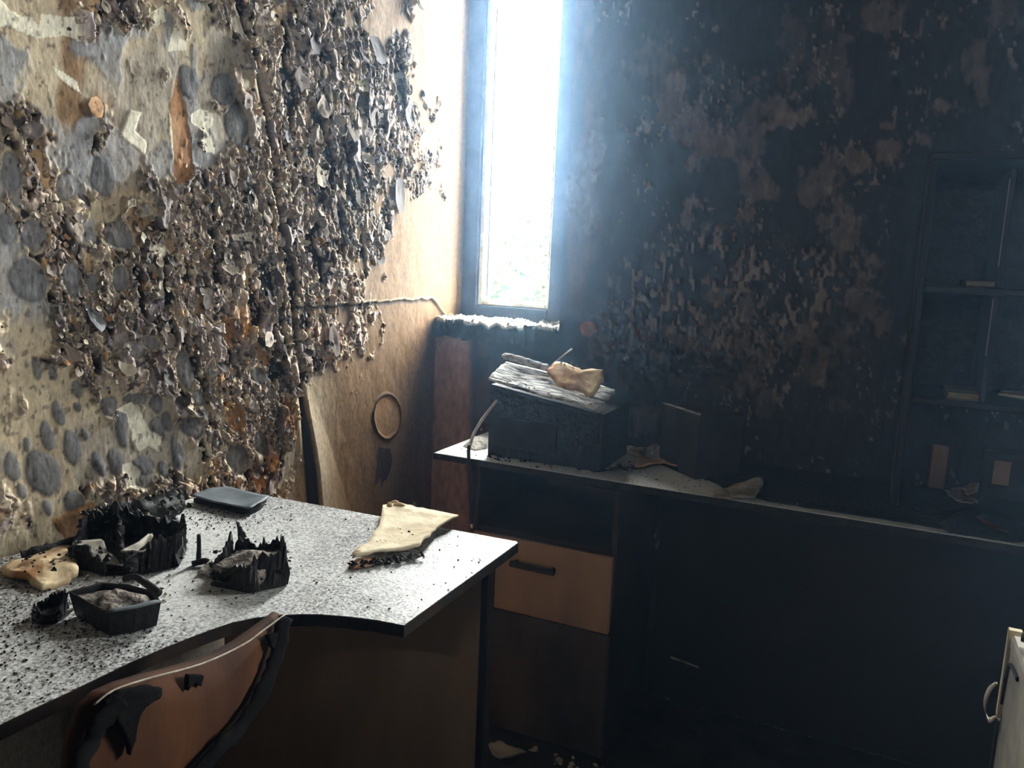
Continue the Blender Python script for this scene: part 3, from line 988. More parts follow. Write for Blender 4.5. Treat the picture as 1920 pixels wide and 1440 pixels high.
# edge banding, a thin scorched strip all round, just proud of the board
bandv, bandf = [], []
N = len(out_ccw)
for i, (x, y) in enumerate(out_ccw):
    p = np.array((x, y)); a = np.array(out_ccw[i - 1]); b = np.array(out_ccw[(i + 1) % N])
    t1 = (p - a) / (np.linalg.norm(p - a) + 1e-9); t2 = (b - p) / (np.linalg.norm(b - p) + 1e-9)
    nn = np.array([t1[1] + t2[1], -(t1[0] + t2[0])]); nn = nn / (np.linalg.norm(nn) + 1e-9)
    q = p + nn * .0016
    for zz, w in ((DZ - .0185, p), (DZ - .0185, q), (DZ - .0006, q), (DZ - .0006, p)):
        bandv.append((w[0], w[1], zz))
for i in range(N):
    j = (i + 1) % N
    for k in range(4):
        l = (k + 1) % 4
        bandf.append((i * 4 + k, j * 4 + k, j * 4 + l, i * 4 + l))
mesh_obj('edge_band', bandv, bandf, M['wood_edge'], dk)
yb = onz(975, 1015, DZ)[1]
box('back_panel', XL + .05, XE - .045, yb - .065, yb - .045, .03, DZ - .019, M['panel_board'], dk)
box('leg', XE - .045, XE - .028, yb - .068, yb - .04, 0, DZ - .019, M['dark_board'], dk)
box('leg', XL + .03, XL + .052, .18, .6, 0, DZ - .019, M['dark_board'], dk)
box('leg', lx - .10, lx - .075, .18, .26, 0, DZ - .019, M['dark_board'], dk)

# ------------------------------------------------------------------ long desk under the window, and its pedestal
fd = thing('wall_desk', 'long narrow desk under the window, dusty grey top', 'desk', (-.3, YD + .2, 0))
fx0 = onz(822, 845, DZ)[0]
box('desktop', fx0, .92, YD, YF - .006, DZ - .017, DZ, M['far_top'], fd, .002)
box('edge_band', fx0, .92, YD - .002, YD, DZ - .0175, DZ - .001, M['char'], fd, .0005)
box('leg', .86, .88, YD + .02, YF - .02, 0, DZ - .022, M['dark_board'], fd)
box('back_panel', ony(1165, 930, YD + .02)[0] + .02, .86, YF - .05, YF - .03, .03, DZ - .022, M['book_soot'], fd)  # dark board added to keep the space under the desk black

pxl = ony(888, 930, YD + .02)[0]; pxr = ony(1160, 980, YD + .02)[0]
pd = thing('desk_pedestal', 'brown cupboard with an open black shelf bay under the long desk', 'cabinet', ((pxl + pxr) / 2, YD + .2, 0))
PY0, PY1 = YD + .02, YF - .02
zsh = ony(1030, 1010, PY0)[2]                                     # floor of the open bay
box('side_panel', pxl, pxl + .016, PY0, PY1, 0, DZ - .023, M['dark_board'], pd)
box('side_panel', pxr - .016, pxr, PY0, PY1, 0, DZ - .023, M['dark_board'], pd)
box('back_board', pxl + .016, pxr - .016, PY1 - .008, PY1, .04, DZ - .023, M['dark_board'], pd, .001)
box('bay_shelf', pxl + .016, pxr - .016, PY0 + .002, PY1 - .008, zsh - .016, zsh, M['dark_board'], pd)
box('bottom_board', pxl + .016, pxr - .016, PY0 + .02, PY1 - .008, .03, .046, M['dark_board'], pd)
dr_t = zsh - .012
dz_mid = ony(1142, 1188, PY0)[2]
dx0 = pxl + .012
dr = box('door', dx0, pxr - .004, PY0 - .018, PY0 - .001, dz_mid + .003, dr_t, M['brown_board'], pd)
h0, h1 = ony(958, 1055, PY0 - .03), ony(1042, 1071, PY0 - .03)
hd = box('handle', h0[0], h1[0], PY0 - .045, PY0 - .034, (h0[2] + h1[2]) / 2 - .008, (h0[2] + h1[2]) / 2 + .008, M['handle'], dr, .003)
box('handle_foot', h0[0] + .006, h0[0] + .016, PY0 - .035, PY0 - .0175, (h0[2] + h1[2]) / 2 - .005, (h0[2] + h1[2]) / 2 + .005, M['handle'], dr, .001)
box('handle_foot', h1[0] - .016, h1[0] - .006, PY0 - .035, PY0 - .0175, (h0[2] + h1[2]) / 2 - .005, (h0[2] + h1[2]) / 2 + .005, M['handle'], dr, .001)
box('lower_door', dx0, pxr - .001, PY0 - .018, PY0 - .001, .02, dz_mid - .001, M['door_soot'], pd)
a, b = ony(1028, 906, PY0 - .01), ony(1160, 926, PY0 - .01)
box('tray_rail', a[0], b[0], PY0 - .012, PY0 + .002, (a[2] + b[2]) / 2 - .004, (a[2] + b[2]) / 2 + .004, M['dark_board'], pd, .001)


# ------------------------------------------------------------------ ragged sheets, lumps, tubes
def densify(o, k):
    r = []
    for i in range(len(o)):
        a, b = np.array(o[i], float), np.array(o[(i + 1) % len(o)], float)
        for j in range(k):
            r.append(a + (b - a) * j / k)
    return r


def sheet(name, outl, mapf, hf, t, mat, parent=None, k=4, rings=6, jag=0.0, seed=0, smooth=True):
    """a thin slab over a star-shaped outline: rings shrink to the centre, hf(a, b, s) lifts it, mapf puts it in the room"""
    r = random.Random(seed)
    o = densify(outl, k)
    c = np.mean(o, 0)
    o = [c + (p - c) * (1 + r.uniform(-jag, jag)) for p in o]
    n = len(o)
    v, f = [], []
    for side in (0, 1):
        v.append(mapf(c[0], c[1], hf(c[0], c[1], 0) - t * side))
        for q in range(1, rings + 1):
            s = q / rings
            for p in o:
                w = c + (p - c) * s
                v.append(mapf(w[0], w[1], hf(w[0], w[1], s) - t * side))
    off = 1 + rings * n
    for side in (0, 1):
        b = side * off
        for i in range(n):
            j = (i + 1) % n
            tri = (b, b + 1 + i, b + 1 + j)
            f.append(tri if side == 0 else tri[::-1])
            for q in range(rings - 1):
                x, y = b + 1 + q * n, b + 1 + (q + 1) * n
                qd = (x + i, y + i, y + j, x + j)
                f.append(qd if side == 0 else qd[::-1])
    e = 1 + (rings - 1) * n
    for i in range(n):
        j = (i + 1) % n
        f.append((e + i, off + e + i, off + e + j, e + j))
    ob = mesh_obj(name, v, f, mat, parent, smooth)
    import bmesh
    bm = bmesh.new(); bm.from_mesh(ob.data)
    bmesh.ops.recalc_face_normals(bm, faces=bm.faces)
    bm.to_mesh(ob.data); bm.free()
    return ob


def nz1(x, y, s, seed):
    return float(fbm(np.array([x * s]), np.array([y * s]), seed, 3)[0]) - .5


def flat(z):
    return lambda a, b, h: (a, b, z + h)


def pz(lst, z):
    return [tuple(onz(x, y, z)[:2]) for x, y in lst]


def tube(name, path, rad, mat, parent=None, n=8):
    path = [Vector(map(float, p)) for p in path]
    v, f = [], []
    up0 = Vector((0.1, 0.2, 1)).normalized()
    for i, p in enumerate(path):
        d = (path[min(i + 1, len(path) - 1)] - path[max(i - 1, 0)]).normalized()
        a = d.cross(up0)
        if a.length < .05: a = d.cross(Vector((1, 0, 0)))
        a.normalize(); b = a.cross(d)
        r = rad[i] if isinstance(rad, (list, tuple)) else rad
        for k in range(n):
            t = 2 * math.pi * k / n
            v.append(p + a * (math.cos(t) * r) + b * (math.sin(t) * r))
    for i in range(len(path) - 1):
        for k in range(n):
            f.append((i * n + k, i * n + (k + 1) % n, (i + 1) * n + (k + 1) % n, (i + 1) * n + k))
    f.append(tuple(range(n))[::-1]); f.append(tuple(range((len(path) - 1) * n, len(path) * n)))
    return mesh_obj(name, v, f, mat, parent, True)


def ribbon(name, path, width, t, mat, parent, seed=0):
    """a flat ragged strip along a path, its flat side facing +X"""
    r = random.Random(seed)
    path = [np.array(p, float) for p in path]
    v, f = [], []
    for i, p in enumerate(path):
        d = path[min(i + 1, len(path) - 1)] - path[max(i - 1, 0)]
        d = d / (np.linalg.norm(d) + 1e-9)
        w = np.cross(np.array([1.0, 0, 0]), d)
        w = w / (np.linalg.norm(w) + 1e-9)
        a, b = width[i] * r.uniform(.7, 1.25), width[i] * r.uniform(.7, 1.25)
        for off, h in ((-a, 0), (-a * .5, t * r.uniform(.9, 1.2)), (b * .4, t * r.uniform(.8, 1.15)), (b, 0)):
            q = p + w * off
            v.append((q[0] + h, q[1], q[2]))
        for off in (b, -a):
            q = p + w * off
            v.append((q[0] - t * .6, q[1], q[2]))
    for i in range(len(path) - 1):
        for k in range(6):
            f.append((i * 6 + k, i * 6 + (k + 1) % 6, i * 6 + 6 + (k + 1) % 6, i * 6 + 6 + k))
    f.append(tuple(range(6))[::-1]); f.append(tuple(range(len(v) - 6, len(v))))
    return mesh_obj(name, v, f, mat, parent, True)


def smooth_path(p, k=6):
    p = [np.array(q, float) for q in p]
    r = []
    for i in range(len(p) - 1):
        a, b, c, d = p[max(i - 1, 0)], p[i], p[i + 1], p[min(i + 2, len(p) - 1)]
        for j in range(k):
            t = j / k
            r.append(.5 * (2 * b + (c - a) * t + (2 * a - 5 * b + 4 * c - d) * t * t + (3 * b - a - 3 * c + d) * t ** 3))
    r.append(p[-1])
    return r


def ragged_wall(name, path, z0, hts, t, mat, parent=None, seed=0, lean=(0, 0), sub=14, jag=.14):
    """an upstanding wall of burnt material along a plan path, its top eaten away"""
    r = random.Random(seed)
    pp, hh = [], []
    for i in range(len(path) - 1):
        for j in range(sub):
            u = j / sub
            pp.append(np.array(path[i]) * (1 - u) + np.array(path[i + 1]) * u)
            hh.append(hts[i] * (1 - u) + hts[i + 1] * u)
    pp.append(np.array(path[-1])); hh.append(hts[-1])
    v, f = [], []
    n = len(pp)
    for i, p in enumerate(pp):
        d = pp[min(i + 1, n - 1)] - pp[max(i - 1, 0)]
        d = d / (np.linalg.norm(d) + 1e-9)
        nn = np.array([d[1], -d[0]])
        h = hh[i] * (1 + r.uniform(-jag, jag) + 3.0 * jag * nz1(p[0] + seed, p[1], 38, 7) * 2)
        for k, u in enumerate((0, .35, .7, 1)):
            w = p + np.array(lean) * u * h + nn * (nz1(p[0] * 2 + seed, p[1] * 2 + u * .05, 40, 9) * t * 5 + r.uniform(-1, 1) * t * .12) * (u > 0)
            for s in (-1, 1):
                q = w + nn * s * t * (1 - .6 * u)
                v.append((q[0], q[1], z0 + h * u))
    for i in range(n - 1):
        a, b = i * 8, (i + 1) * 8
        for k in range(3):
            f.append((a + k * 2, b + k * 2, b + k * 2 + 2, a + k * 2 + 2))
            f.append((a + k * 2 + 1, a + k * 2 + 3, b + k * 2 + 3, b + k * 2 + 1))
        f.append((a + 6, b + 6, b + 7, a + 7))
        f.append((a, a + 1, b + 1, b))
    f.append((0, 2, 4, 6, 7, 5, 3, 1)); e = (n - 1) * 8
    f.append((e, e + 1, e + 3, e + 5, e + 7, e + 6, e + 4, e + 2))
    return mesh_obj(name, v, f, mat, parent)


def crumbs(name, centers, smin, smax, mat, parent=None, seed=0):
    r = random.Random(seed)
    v, f = [], []
    for (x, y, z) in centers:
        s = r.uniform(smin, smax)
        n = len(v)
        for sx, sy, sz in ((1, 0, 0), (-1, 0, 0), (0, 1, 0), (0, -1, 0), (0, 0, 1), (0, 0, -.6)):
            k = s * r.uniform(.6, 1.3)
            v.append((x + sx * k + r.uniform(-.3, .3) * s, y + sy * k + r.uniform(-.3, .3) * s, z + s * .5 + sz * k * .8))
        f += [tuple(n + i for i in q) for q in ((0, 2, 4), (2, 1, 4), (1, 3, 4), (3, 0, 4), (2, 0, 5), (1, 2, 5), (3, 1, 5), (0, 3, 5))]
    o = mesh_obj(name, v, f, mat, parent)
    o['kind'] = 'stuff'
    return o


# ------------------------------------------------------------------ things on the near desk
D = DZ + .0015
# cream wallboard sheet near the desk's far end
T = thing('plaster_sheet', 'cream sheet of wallboard with a charred lower edge near the desk corner', 'plaster', onz(750, 1010, DZ))
ol = pz([(717, 963), (740, 960), (770, 968), (815, 975), (857, 981), (848, 990), (822, 1002), (812, 1012), (806, 1022), (792, 1030), (786, 1042), (745, 1048), (700, 1055), (660, 1062), (666, 1048), (690, 1035), (700, 1018), (712, 1000)], DZ)
sheet('board', ol, flat(D + .009), lambda a, b, s: .005 * s * s + .012 * nz1(a, b, 22, 3) * s + .004, .004, M['cream'], T, jag=.03, seed=4)
ce = smooth_path([onz(660, 1062, D + .004), onz(690, 1056, D + .006), onz(720, 1050, D + .008), onz(750, 1047, D + .006), onz(786, 1040, D + .008)], 7)
crumbs('charred_edge', [(p[0] + random.gauss(0, .004), p[1] + random.gauss(0, .004), D + random.uniform(0, .008)) for p in ce for _ in range(3)], .0025, .006, M['char'], T, 5)
ol = pz([(655, 1066), (668, 1052), (700, 1052), (716, 1058), (690, 1066), (664, 1070)], DZ)
sheet('torn_strip', ol, flat(D + .004), lambda a, b, s: .006 * (1 - s), .003, M['orange_plaster'], T, jag=.08, seed=6)
for k, (px, py) in enumerate(((728, 962), (738, 958), (748, 962))):
    c = onz(px, py + 4, DZ)
    pth = [(c[0] + .010 * math.cos(t) * (.6 + .4 * k), c[1] + .006 * math.sin(t * .5 + k), D + .012 + .010 * math.sin(t)) for t in np.linspace(-1.4, 4.2, 14)]
    tube('curled_lip', pth, .0032, M['cream_burnt'], T, 6)
cr_pts = []
for a0, b0 in (((726, 988), (775, 1000)), ((700, 1015), (745, 1008)), ((745, 1016), (770, 1014)), ((712, 985), (718, 975))):
    for u in np.linspace(0, 1, 12):
        q = onz(a0[0] + (b0[0] - a0[0]) * u + random.gauss(0, 3), a0[1] + (b0[1] - a0[1]) * u + random.gauss(0, 3), D + .016)
        cr_pts.append((q[0], q[1], D + .012 + nz1(q[0], q[1], 22, 3) * .006))
crumbs('burnt_specks', cr_pts, .0012, .003, M['char'], T, 7)

# slate-grey square sheet at the back of the desk
T = thing('burnt_folder', 'flat slate-grey square folder at the back of the desk', 'folder', onz(430, 950, DZ))
ol = pz([(357, 945), (400, 930), (432, 929), (470, 938), (506, 945), (490, 958), (467, 970), (440, 966), (400, 956)], DZ)
sheet('cover', ol, flat(D + .012), lambda a, b, s: .006 * s + .008 * nz1(a, b, 14, 9), .003, M['slate'], T, jag=.02, seed=8)
ol2 = [(np.array(p) - np.mean(ol, 0)) * .93 + np.mean(ol, 0) for p in ol]
sheet('pages', ol2, flat(D + .008), lambda a, b, s: .003 * s, .0085, M['char'], T, jag=.05, seed=9)

# cup-like charred pot with spikes
c0 = (onz(400, 1070, DZ) + onz(525, 1105, DZ)) / 2
cb = onz(470, 1085, DZ)
T = thing('charred_organizer', 'black melted desk organizer with upright spikes in the middle of the desk', 'organizer', (cb[0], cb[1], DZ))
e1 = onz(398, 1098, DZ)[:2]; e2 = onz(470, 1112, DZ)[:2]; e3 = onz(535, 1098, DZ)[:2]; e4 = onz(528, 1068, DZ)[:2]; e5 = onz(440, 1062, DZ)[:2]
ragged_wall('front_wall', [e1, e2, e3], D, [.022, .045, .055], .004, M['char_shiny'], T, 3, (.0, .0))
ragged_wall('back_wall', [e5, (np.array(e5) + e4) / 2, e4], D, [.045, .045, .05], .004, M['char_shiny'], T, 4)
ragged_wall('side_wall', [e3, e4], D, [.055, .05], .004, M['char_shiny'], T, 5)
ragged_wall('side_wall', [e1, e5], D, [.02, .05], .004, M['char_shiny'], T, 6)
ol = [e1, e2, e3, e4, e5]
sheet('ash_fill', ol, flat(D + .03), lambda a, b, s: .018 * (1 - s) + .016 * nz1(a, b, 40, 12), .027, M['ash'], T, jag=.02, seed=10)
oc = [e1, e2, e3, e4, e5]
crumbs('char_bits', [(*(np.array(oc[i]) * (1 - u) + np.array(oc[(i + 1) % 5]) * u + np.random.default_rng(i * 70 + int(u * 40)).normal(0, .005, 2)), D + random.uniform(0, .042)) for i in range(5) for u in np.linspace(0, 1, 16)], .002, .006, M['char'], T, 20)
for (px, pyb, pyt, w) in ((374, 1056, 1004, .0035), (531, 1070, 1021, .0035)):
    b_ = onz(px - 2, pyb, DZ)
    t_ = b_ + np.array([.002, 0, .0]); t_[2] = DZ + (pyb - pyt) * .00098
    tube('spike', smooth_path([b_ + np.array([0, 0, .001]), (b_ + t_) / 2 + np.array([.001, 0, 0]), t_], 3), [w * 1.2] * 3 + [w] * 3 + [w * .9], M['char'], T, 6)
b_ = onz(458, 1030, DZ)
ragged_wall('shard', [b_[:2] + np.array([-.012, .0]), b_[:2] + np.array([.016, -.002])], D + .0, [.055, .02], .003, M['char'], T, 8, (-.1, 0))
tube('melted_arm', smooth_path([onz(360, 1058, D + .004), onz(385, 1052, D + .008), onz(400, 1062, D + .012), onz(425, 1072, D + .01), onz(450, 1080, D + .015)], 4), .0055, M['char_shiny'], T)
ol = pz([(388, 1064), (398, 1056), (412, 1072), (400, 1086), (372, 1080)], DZ)
sheet('pale_shard', ol, flat(D + .006), lambda a, b, s: .012 * (1 - s), .004, M['white_ash'], T, jag=.1, seed=11)

# black burnt box by the wall
cb = onz(245, 1050, DZ)
T = thing('burnt_box', 'collapsed black burnt box against the peeling wall', 'box', (cb[0], cb[1], DZ))
g = [onz(*p, DZ)[:2] for p in ((140, 1062), (200, 1080), (262, 1078), (330, 1062), (345, 1030), (270, 1016), (160, 1022))]
ragged_wall('front_wall', [g[0], g[1]], D, [.035, .028], .004, M['char'], T, 13)
ragged_wall('front_wall', [g[2], g[3], g[4]], D, [.04, .05, .05], .006, M['char_shiny'], T, 14)
ragged_wall('back_wall', [g[6], (np.array(g[6]) + g[5]) / 2, g[5], g[4]], D, [.05, .062, .05, .05], .006, M['char_shiny'], T, 15)
ragged_wall('side_wall', [g[0], g[6]], D, [.03, .05], .005, M['char'], T, 16)
ragged_wall('inner_wall', [(np.array(g[1]) + g[2]) / 2, (np.array(g[6]) * .4 + np.array(g[5]) * .6)], D, [.03, .055], .004, M['char'], T, 17)
sheet('base', g, flat(D + .006), lambda a, b, s: .012 * nz1(a, b, 30, 14) + .004 * (1 - s), .006, M['char'], T, jag=.03, seed=15)
ol = pz([(142, 1050), (190, 1046), (215, 1062), (230, 1080), (180, 1074), (150, 1066)], DZ)
sheet('pale_flap', ol, flat(D + .022), lambda a, b, s: .010 * s * (1 if a < cb[0] - .03 else -.4), .003, M['grey_side'], T, jag=.06, seed=16)
ol = pz([(228, 1078), (262, 1060), (286, 1038), (290, 1060), (270, 1078)], DZ)
sheet('pale_flap', ol, flat(D + .028), lambda a, b, s: .012 * s * (1 if a > cb[0] + .01 else -.5), .003, M['grey_side'], T, jag=.06, seed=17)
tube('melted_drip', smooth_path([onz(235, 1085, D + .008), onz(255, 1082, D + .016), onz(275, 1095, D + .008), onz(298, 1112, D + .004)], 4), .006, M['char_shiny'], T)

crumbs('char_bits', [(*(np.array(g[i]) * (1 - u) + np.array(g[(i + 1) % len(g)]) * u + np.random.default_rng(i * 50 + int(u * 40)).normal(0, .006, 2)), D + random.uniform(0, .045)) for i in range(len(g)) for u in np.linspace(0, 1, 14)], .002, .007, M['char'], T, 19)
# ash tray: shallow box with a burnt, slanting rim, filled with ash
cb = onz(220, 1150, DZ)
T = thing('ash_filled_tray', 'black burnt tray heaped with grey ash, front of the desk', 'tray', (cb[0], cb[1], DZ))
zt = DZ + .038
rim = [onz(*p, zt)[:2] for p in ((128, 1107), (170, 1132), (203, 1148), (255, 1140), (302, 1128), (288, 1110), (240, 1098), (190, 1092))]
ctr = np.mean(rim, 0)
base = [ctr + (np.array(p) - ctr) * .88 + np.array([.0, .0]) for p in rim]
v = [(p[0], p[1], D) for p in base] + [(p[0], p[1], zt + random.uniform(-.003, .002)) for p in rim]
inn = [ctr + (np.array(p) - ctr) * .93 for p in rim]
v += [(p[0], p[1], zt - .001) for p in inn] + [(p[0], p[1], D + .006) for p in base]
n = len(rim)
f = [tuple(range(n)), tuple(range(3 * n, 4 * n))[::-1]]
for k in (0, 1, 2):
    for i in range(n):
        f.append((k * n + i, k * n + (i + 1) % n, (k + 1) * n + (i + 1) % n, (k + 1) * n + i))
mesh_obj('tray_body', v, f, M['char_shiny'], T)
sheet('ash_heap', [ctr + (np.array(p) - ctr) * .9 for p in rim], flat(zt - .010), lambda a, b, s: .012 * (1 - s * s) + .020 * nz1(a, b, 55, 21) * (1 - .5 * s), .01, M['ash'], T, k=5, rings=9, seed=18)
ol = [np.array(p) for p in (rim[2], rim[3], rim[4])]
ol = ol + [ctr + (p - ctr) * .86 for p in ol[::-1]]
sheet('pale_rim', ol, flat(zt + .002), lambda a, b, s: 0.0, .003, M['slate'], T, seed=19, rings=3)

cb = onz(98, 1138, DZ)
T = thing('burnt_cup', 'small crushed black cup at the left of the ash tray', 'cup', (cb[0], cb[1], DZ))
rm = [onz(*p, DZ + .016)[:2] for p in ((62, 1146), (80, 1152), (105, 1148), (128, 1132), (118, 1118), (95, 1122), (74, 1132))]
ragged_wall('wall', rm + [rm[0]], D, [.018, .016, .018, .024, .026, .022, .018, .018], .0025, M['char_shiny'], T, 23, jag=.15)
sheet('base', rm, flat(D + .004), lambda a, b, s: .004 * nz1(a, b, 60, 3), .004, M['char'], T, seed=24)
tube('pale_strip', [onz(86, 1160, D + .003), onz(110, 1152, D + .004), onz(134, 1142, D + .008)], .002, M['grey_side'], T, 6)

cb = onz(75, 1075, DZ)
T = thing('plaster_slab', 'cream and yellow fallen plaster slab beside the burnt box', 'plaster', (cb[0], cb[1], DZ))
ol = pz([(2, 1078), (20, 1062), (70, 1050), (120, 1038), (142, 1044), (146, 1066), (145, 1088), (118, 1100), (80, 1112), (52, 1098), (20, 1090)], DZ)
sheet('slab', ol, flat(D + .012), lambda a, b, s: .010 * (1 - s) + .018 * nz1(a, b, 26, 31), .010, M['cream_burnt'], T, jag=.05, seed=25)
crumbs('burnt_specks', [(*onz(random.uniform(40, 140), random.uniform(1062, 1100), DZ)[:2], D + .02) for _ in range(22)], .002, .005, M['char'], T, 26)

cb = onz(250, 965, DZ)
T = thing('charred_bundle', 'long crumbled charred bundle lying along the wall behind the box', 'debris', (cb[0], cb[1], DZ))
pth = [onz(175, 975, D + .02), onz(215, 968, D + .03), onz(255, 962, D + .034), onz(300, 955, D + .026), onz(325, 945, D + .012)]
sp = smooth_path(pth, 8)
tube('core', sp, [.016 + .012 * random.random() for _ in sp], M['char'], T, 9)
crumbs('crust', [(p[0] + random.gauss(0, .016), p[1] + random.gauss(0, .016), D + random.uniform(.0, .045)) for p in sp for _ in range(7)], .004, .010, M['flake'] if False else M['char'], T, 28)
crumbs('pale_crumbs', [(p[0] + random.gauss(0, .018), p[1] + random.gauss(-.01, .014), D + random.uniform(.005, .045)) for p in sp for _ in range(3)], .003, .008, M['grey_plaster'], T, 29)

cb = onz(100, 1028, DZ)
T = thing('charred_stick', 'black charred stick along the wall above the cream slab', 'debris', (cb[0], cb[1], DZ))
sp = smooth_path([onz(40, 1045, D + .008), onz(80, 1034, D + .012), onz(115, 1024, D + .012), onz(150, 1014, D + .008)], 5)
tube('core', sp, [.008 + .005 * random.random() for _ in sp], M['char'], T, 7)

# crumbs of soot and plaster over the desk
pp = []
for _ in range(1500):
    px, py = random.uniform(0, 900), random.uniform(925, 1330)
    q = onz(px, py, DZ)
    ok = inpoly(np.array([q[0]]), np.array([q[1]]), out_ccw)[0]
    dens = 1.0 if (px < 330 and py < 1300) else .35
    if ok and q[0] > XL + .03 and random.random() < dens:
        pp.append((q[0], q[1], DZ))
for _ in range(260):
    q = onz(random.gauss(400, 60), random.gauss(975, 14), DZ)
    if inpoly(np.array([q[0]]), np.array([q[1]]), out_ccw)[0] and q[0] > XL + .03: pp.append((q[0], q[1], DZ))
for _ in range(420):
    q = onz(abs(random.gauss(0, 130)), random.gauss(1150, 60), DZ)
    if inpoly(np.array([q[0]]), np.array([q[1]]), out_ccw)[0] and q[0] > XL + .03: pp.append((q[0], q[1], DZ))
o = crumbs('soot_crumbs', pp, .0006, .0026, M['char'], None, 41)
tag(o, 'black soot crumbs scattered over the wavy desk', 'soot', kind='stuff')
pp = []
for _ in range(160):
    q = onz(random.uniform(0, 330), random.uniform(1000, 1130), DZ)
    if q[0] > XL + .03: pp.append((q[0], q[1], DZ))
o = crumbs('plaster_crumbs', pp, .0015, .0045, M['grey_plaster'], None, 43)
tag(o, 'pale plaster crumbs among the burnt things on the wavy desk', 'plaster', kind='stuff')

# ------------------------------------------------------------------ things on the long desk
# charred appliance
bx0 = ony(917, 800, 1.90)[0]; bx1 = ony(1128, 830, 1.90)[0]
zl = ony(918, 712, 1.90)[2]; zr = ony(1118, 768, 1.90)[2]
T = thing('charred_appliance', 'black charred boxy appliance with a buckled lid under the window', 'appliance', ((bx0 + bx1) / 2, 2.0, DZ))
n = 40
v = []
mb = MB()
y0, y1 = 1.90, 2.13
gx = np.linspace(bx0, bx1, 24)
V, F = [], []
for i, x in enumerate(gx):
    u = i / 23
    zt_ = zl * (1 - u) + zr * u - .012
    for j, (yy, zz) in enumerate(((y1, D), (y1, zt_), (y0 + .004, zt_), (y0, zt_ - .01), (y0 - .002 + random.uniform(-.003, .003), (zt_ + D) / 2), (y0 + random.uniform(-.002, .002), D))):
        V.append((x, yy, zz))
for i in range(23):
    for j in range(6):
        F.append((i * 6 + j, i * 6 + (j + 1) % 6, (i + 1) * 6 + (j + 1) % 6, (i + 1) * 6 + j))
F.append(tuple(range(6))); F.append(tuple(range(23 * 6, 24 * 6))[::-1])
mesh_obj('casing', V, F, M['char'], T)
ztop = (zl + zr) / 2
fl = ony(916, 712, 1.885); frr = ony(1118, 768, 1.885); br = ony(1158, 733, 1.99); bl_ = ony(950, 680, 1.99)
quad = [fl, frr, br, bl_]


def quadmap(Q, lift=0.0):
    def m_(a, b, h):
        p = (Q[0] * (1 - a) + Q[1] * a) * (1 - b) + (Q[3] * (1 - a) + Q[2] * a) * b
        return (p[0], p[1], p[2] + h + lift)
    return m_


mlid = noise_mat('ash_dusted_metal', (52, 53, 55), (226, 226, 220), 60, 0.7, 0.9, 90, lo=.38, hi=.6, stretch=(.35, 1.6, 1), dist=0.006)
sheet('lid', [(-.01, 0), (.5, -.02), (1, 0), (1.01, .5), (.98, 1.0), (.5, 1.0), (.0, 1.0), (-.01, .5)], quadmap(quad), lambda a, b, s: .014 * nz1(a, b, 4, 61) + .004 * s, .006, mlid, T, k=6, rings=8, jag=.015, seed=31)
crumbs('dust_clumps', [tuple(quadmap(quad)(random.uniform(.1, 1.0), random.uniform(.0, .25), .002)) for _ in range(60)], .0015, .004, M['white_ash'], T, 32)
box('front_plate', bx0 + .03, bx0 + (bx1 - bx0) * .62, y0 - .006, y0 - .001, D + .03, zr - .05, M['char_shiny'], T, .001)
# plaster fragment and roll on the lid
T2 = thing('plaster_fragment', 'cream plaster chunk lying on the appliance lid', 'plaster', quadmap(quad)(.7, .6, .006))
Q2 = [ony(1045, 722, 1.92), ony(1115, 736, 1.92), ony(1133, 700, 1.97), ony(1030, 682, 1.985)]
sheet('chunk', [(.0, .1), (.3, -.05), (.7, .0), (.95, -.25), (1.02, .1), (1.04, .7), (.95, 1.0), (.6, .9), (.4, 1.02), (.1, 1.0), (-.12, .6)], quadmap(Q2, .006), lambda a, b, s: .010 * (1 - s) + .014 * nz1(a, b, 4, 65), .012, M['cream_burnt'], T2, k=4, rings=7, jag=.03, seed=33)
crumbs('burnt_specks', [tuple(quadmap(Q2, .012)(random.uniform(.1, .95), random.uniform(.75, 1.0), .0)) for _ in range(14)], .0015, .004, M['char'], T2, 34)
a, b = ony(943, 667, 1.99), ony(1028, 690, 1.985)
T3 = thing('plaster_roll', 'long pale curl of plaster at the back of the appliance lid', 'plaster', (a + b) / 2)
sp = smooth_path([a, a * .66 + b * .34 + np.array([0, 0, .002]), a * .3 + b * .7, b], 5)
tube('roll', sp, [.005] + [.0085 + .003 * random.random() for _ in sp[2:]] + [.004], M['white_ash'], T3, 9)
tube('scorched_tip', [a + (a - b) * .01, a + (b - a) * .06], [.004, .0095], M['orange_plaster'], T3, 8)
T4 = thing('burnt_rod', 'thin grey burnt rod sticking up behind the plaster chunk', 'rod', ony(1030, 690, 2.0))
tube('rod', [ony(1030, 690, 1.99), ony(1050, 673, 2.03), ony(1072, 655, 2.08)], [.0045, .004, .0035], M['grey_plaster'], T4, 7)

# ragged debris along the foot of the appliance
pp = []
for _ in range(230):
    q = onz(random.uniform(915, 1190), 0, DZ)
    px = random.uniform(915, 1190)
    q = onz(px, 850 + (px - 915) * .11 + random.gauss(0, 7), DZ)
    if q[1] < YF - .03: pp.append((q[0], q[1], DZ))
o = crumbs('charred_crumbs', pp, .002, .007, M['char'], None, 45)
tag(o, 'black and pale crumbs along the foot of the charred appliance', 'soot', kind='stuff')
pp = []
for _ in range(220):
    px = random.uniform(840, 1500)
    q = onz(px, 838 + (px - 822) * .168 + random.uniform(-22, 10), DZ)
    if YD + .005 < q[1] < YF - .03: pp.append((q[0], q[1], DZ))
o = crumbs('dust_crumbs', pp, .001, .004, M['grey_plaster'], None, 46)
tag(o, 'pale dust crumbs along the front of the long desk', 'plaster', kind='stuff')
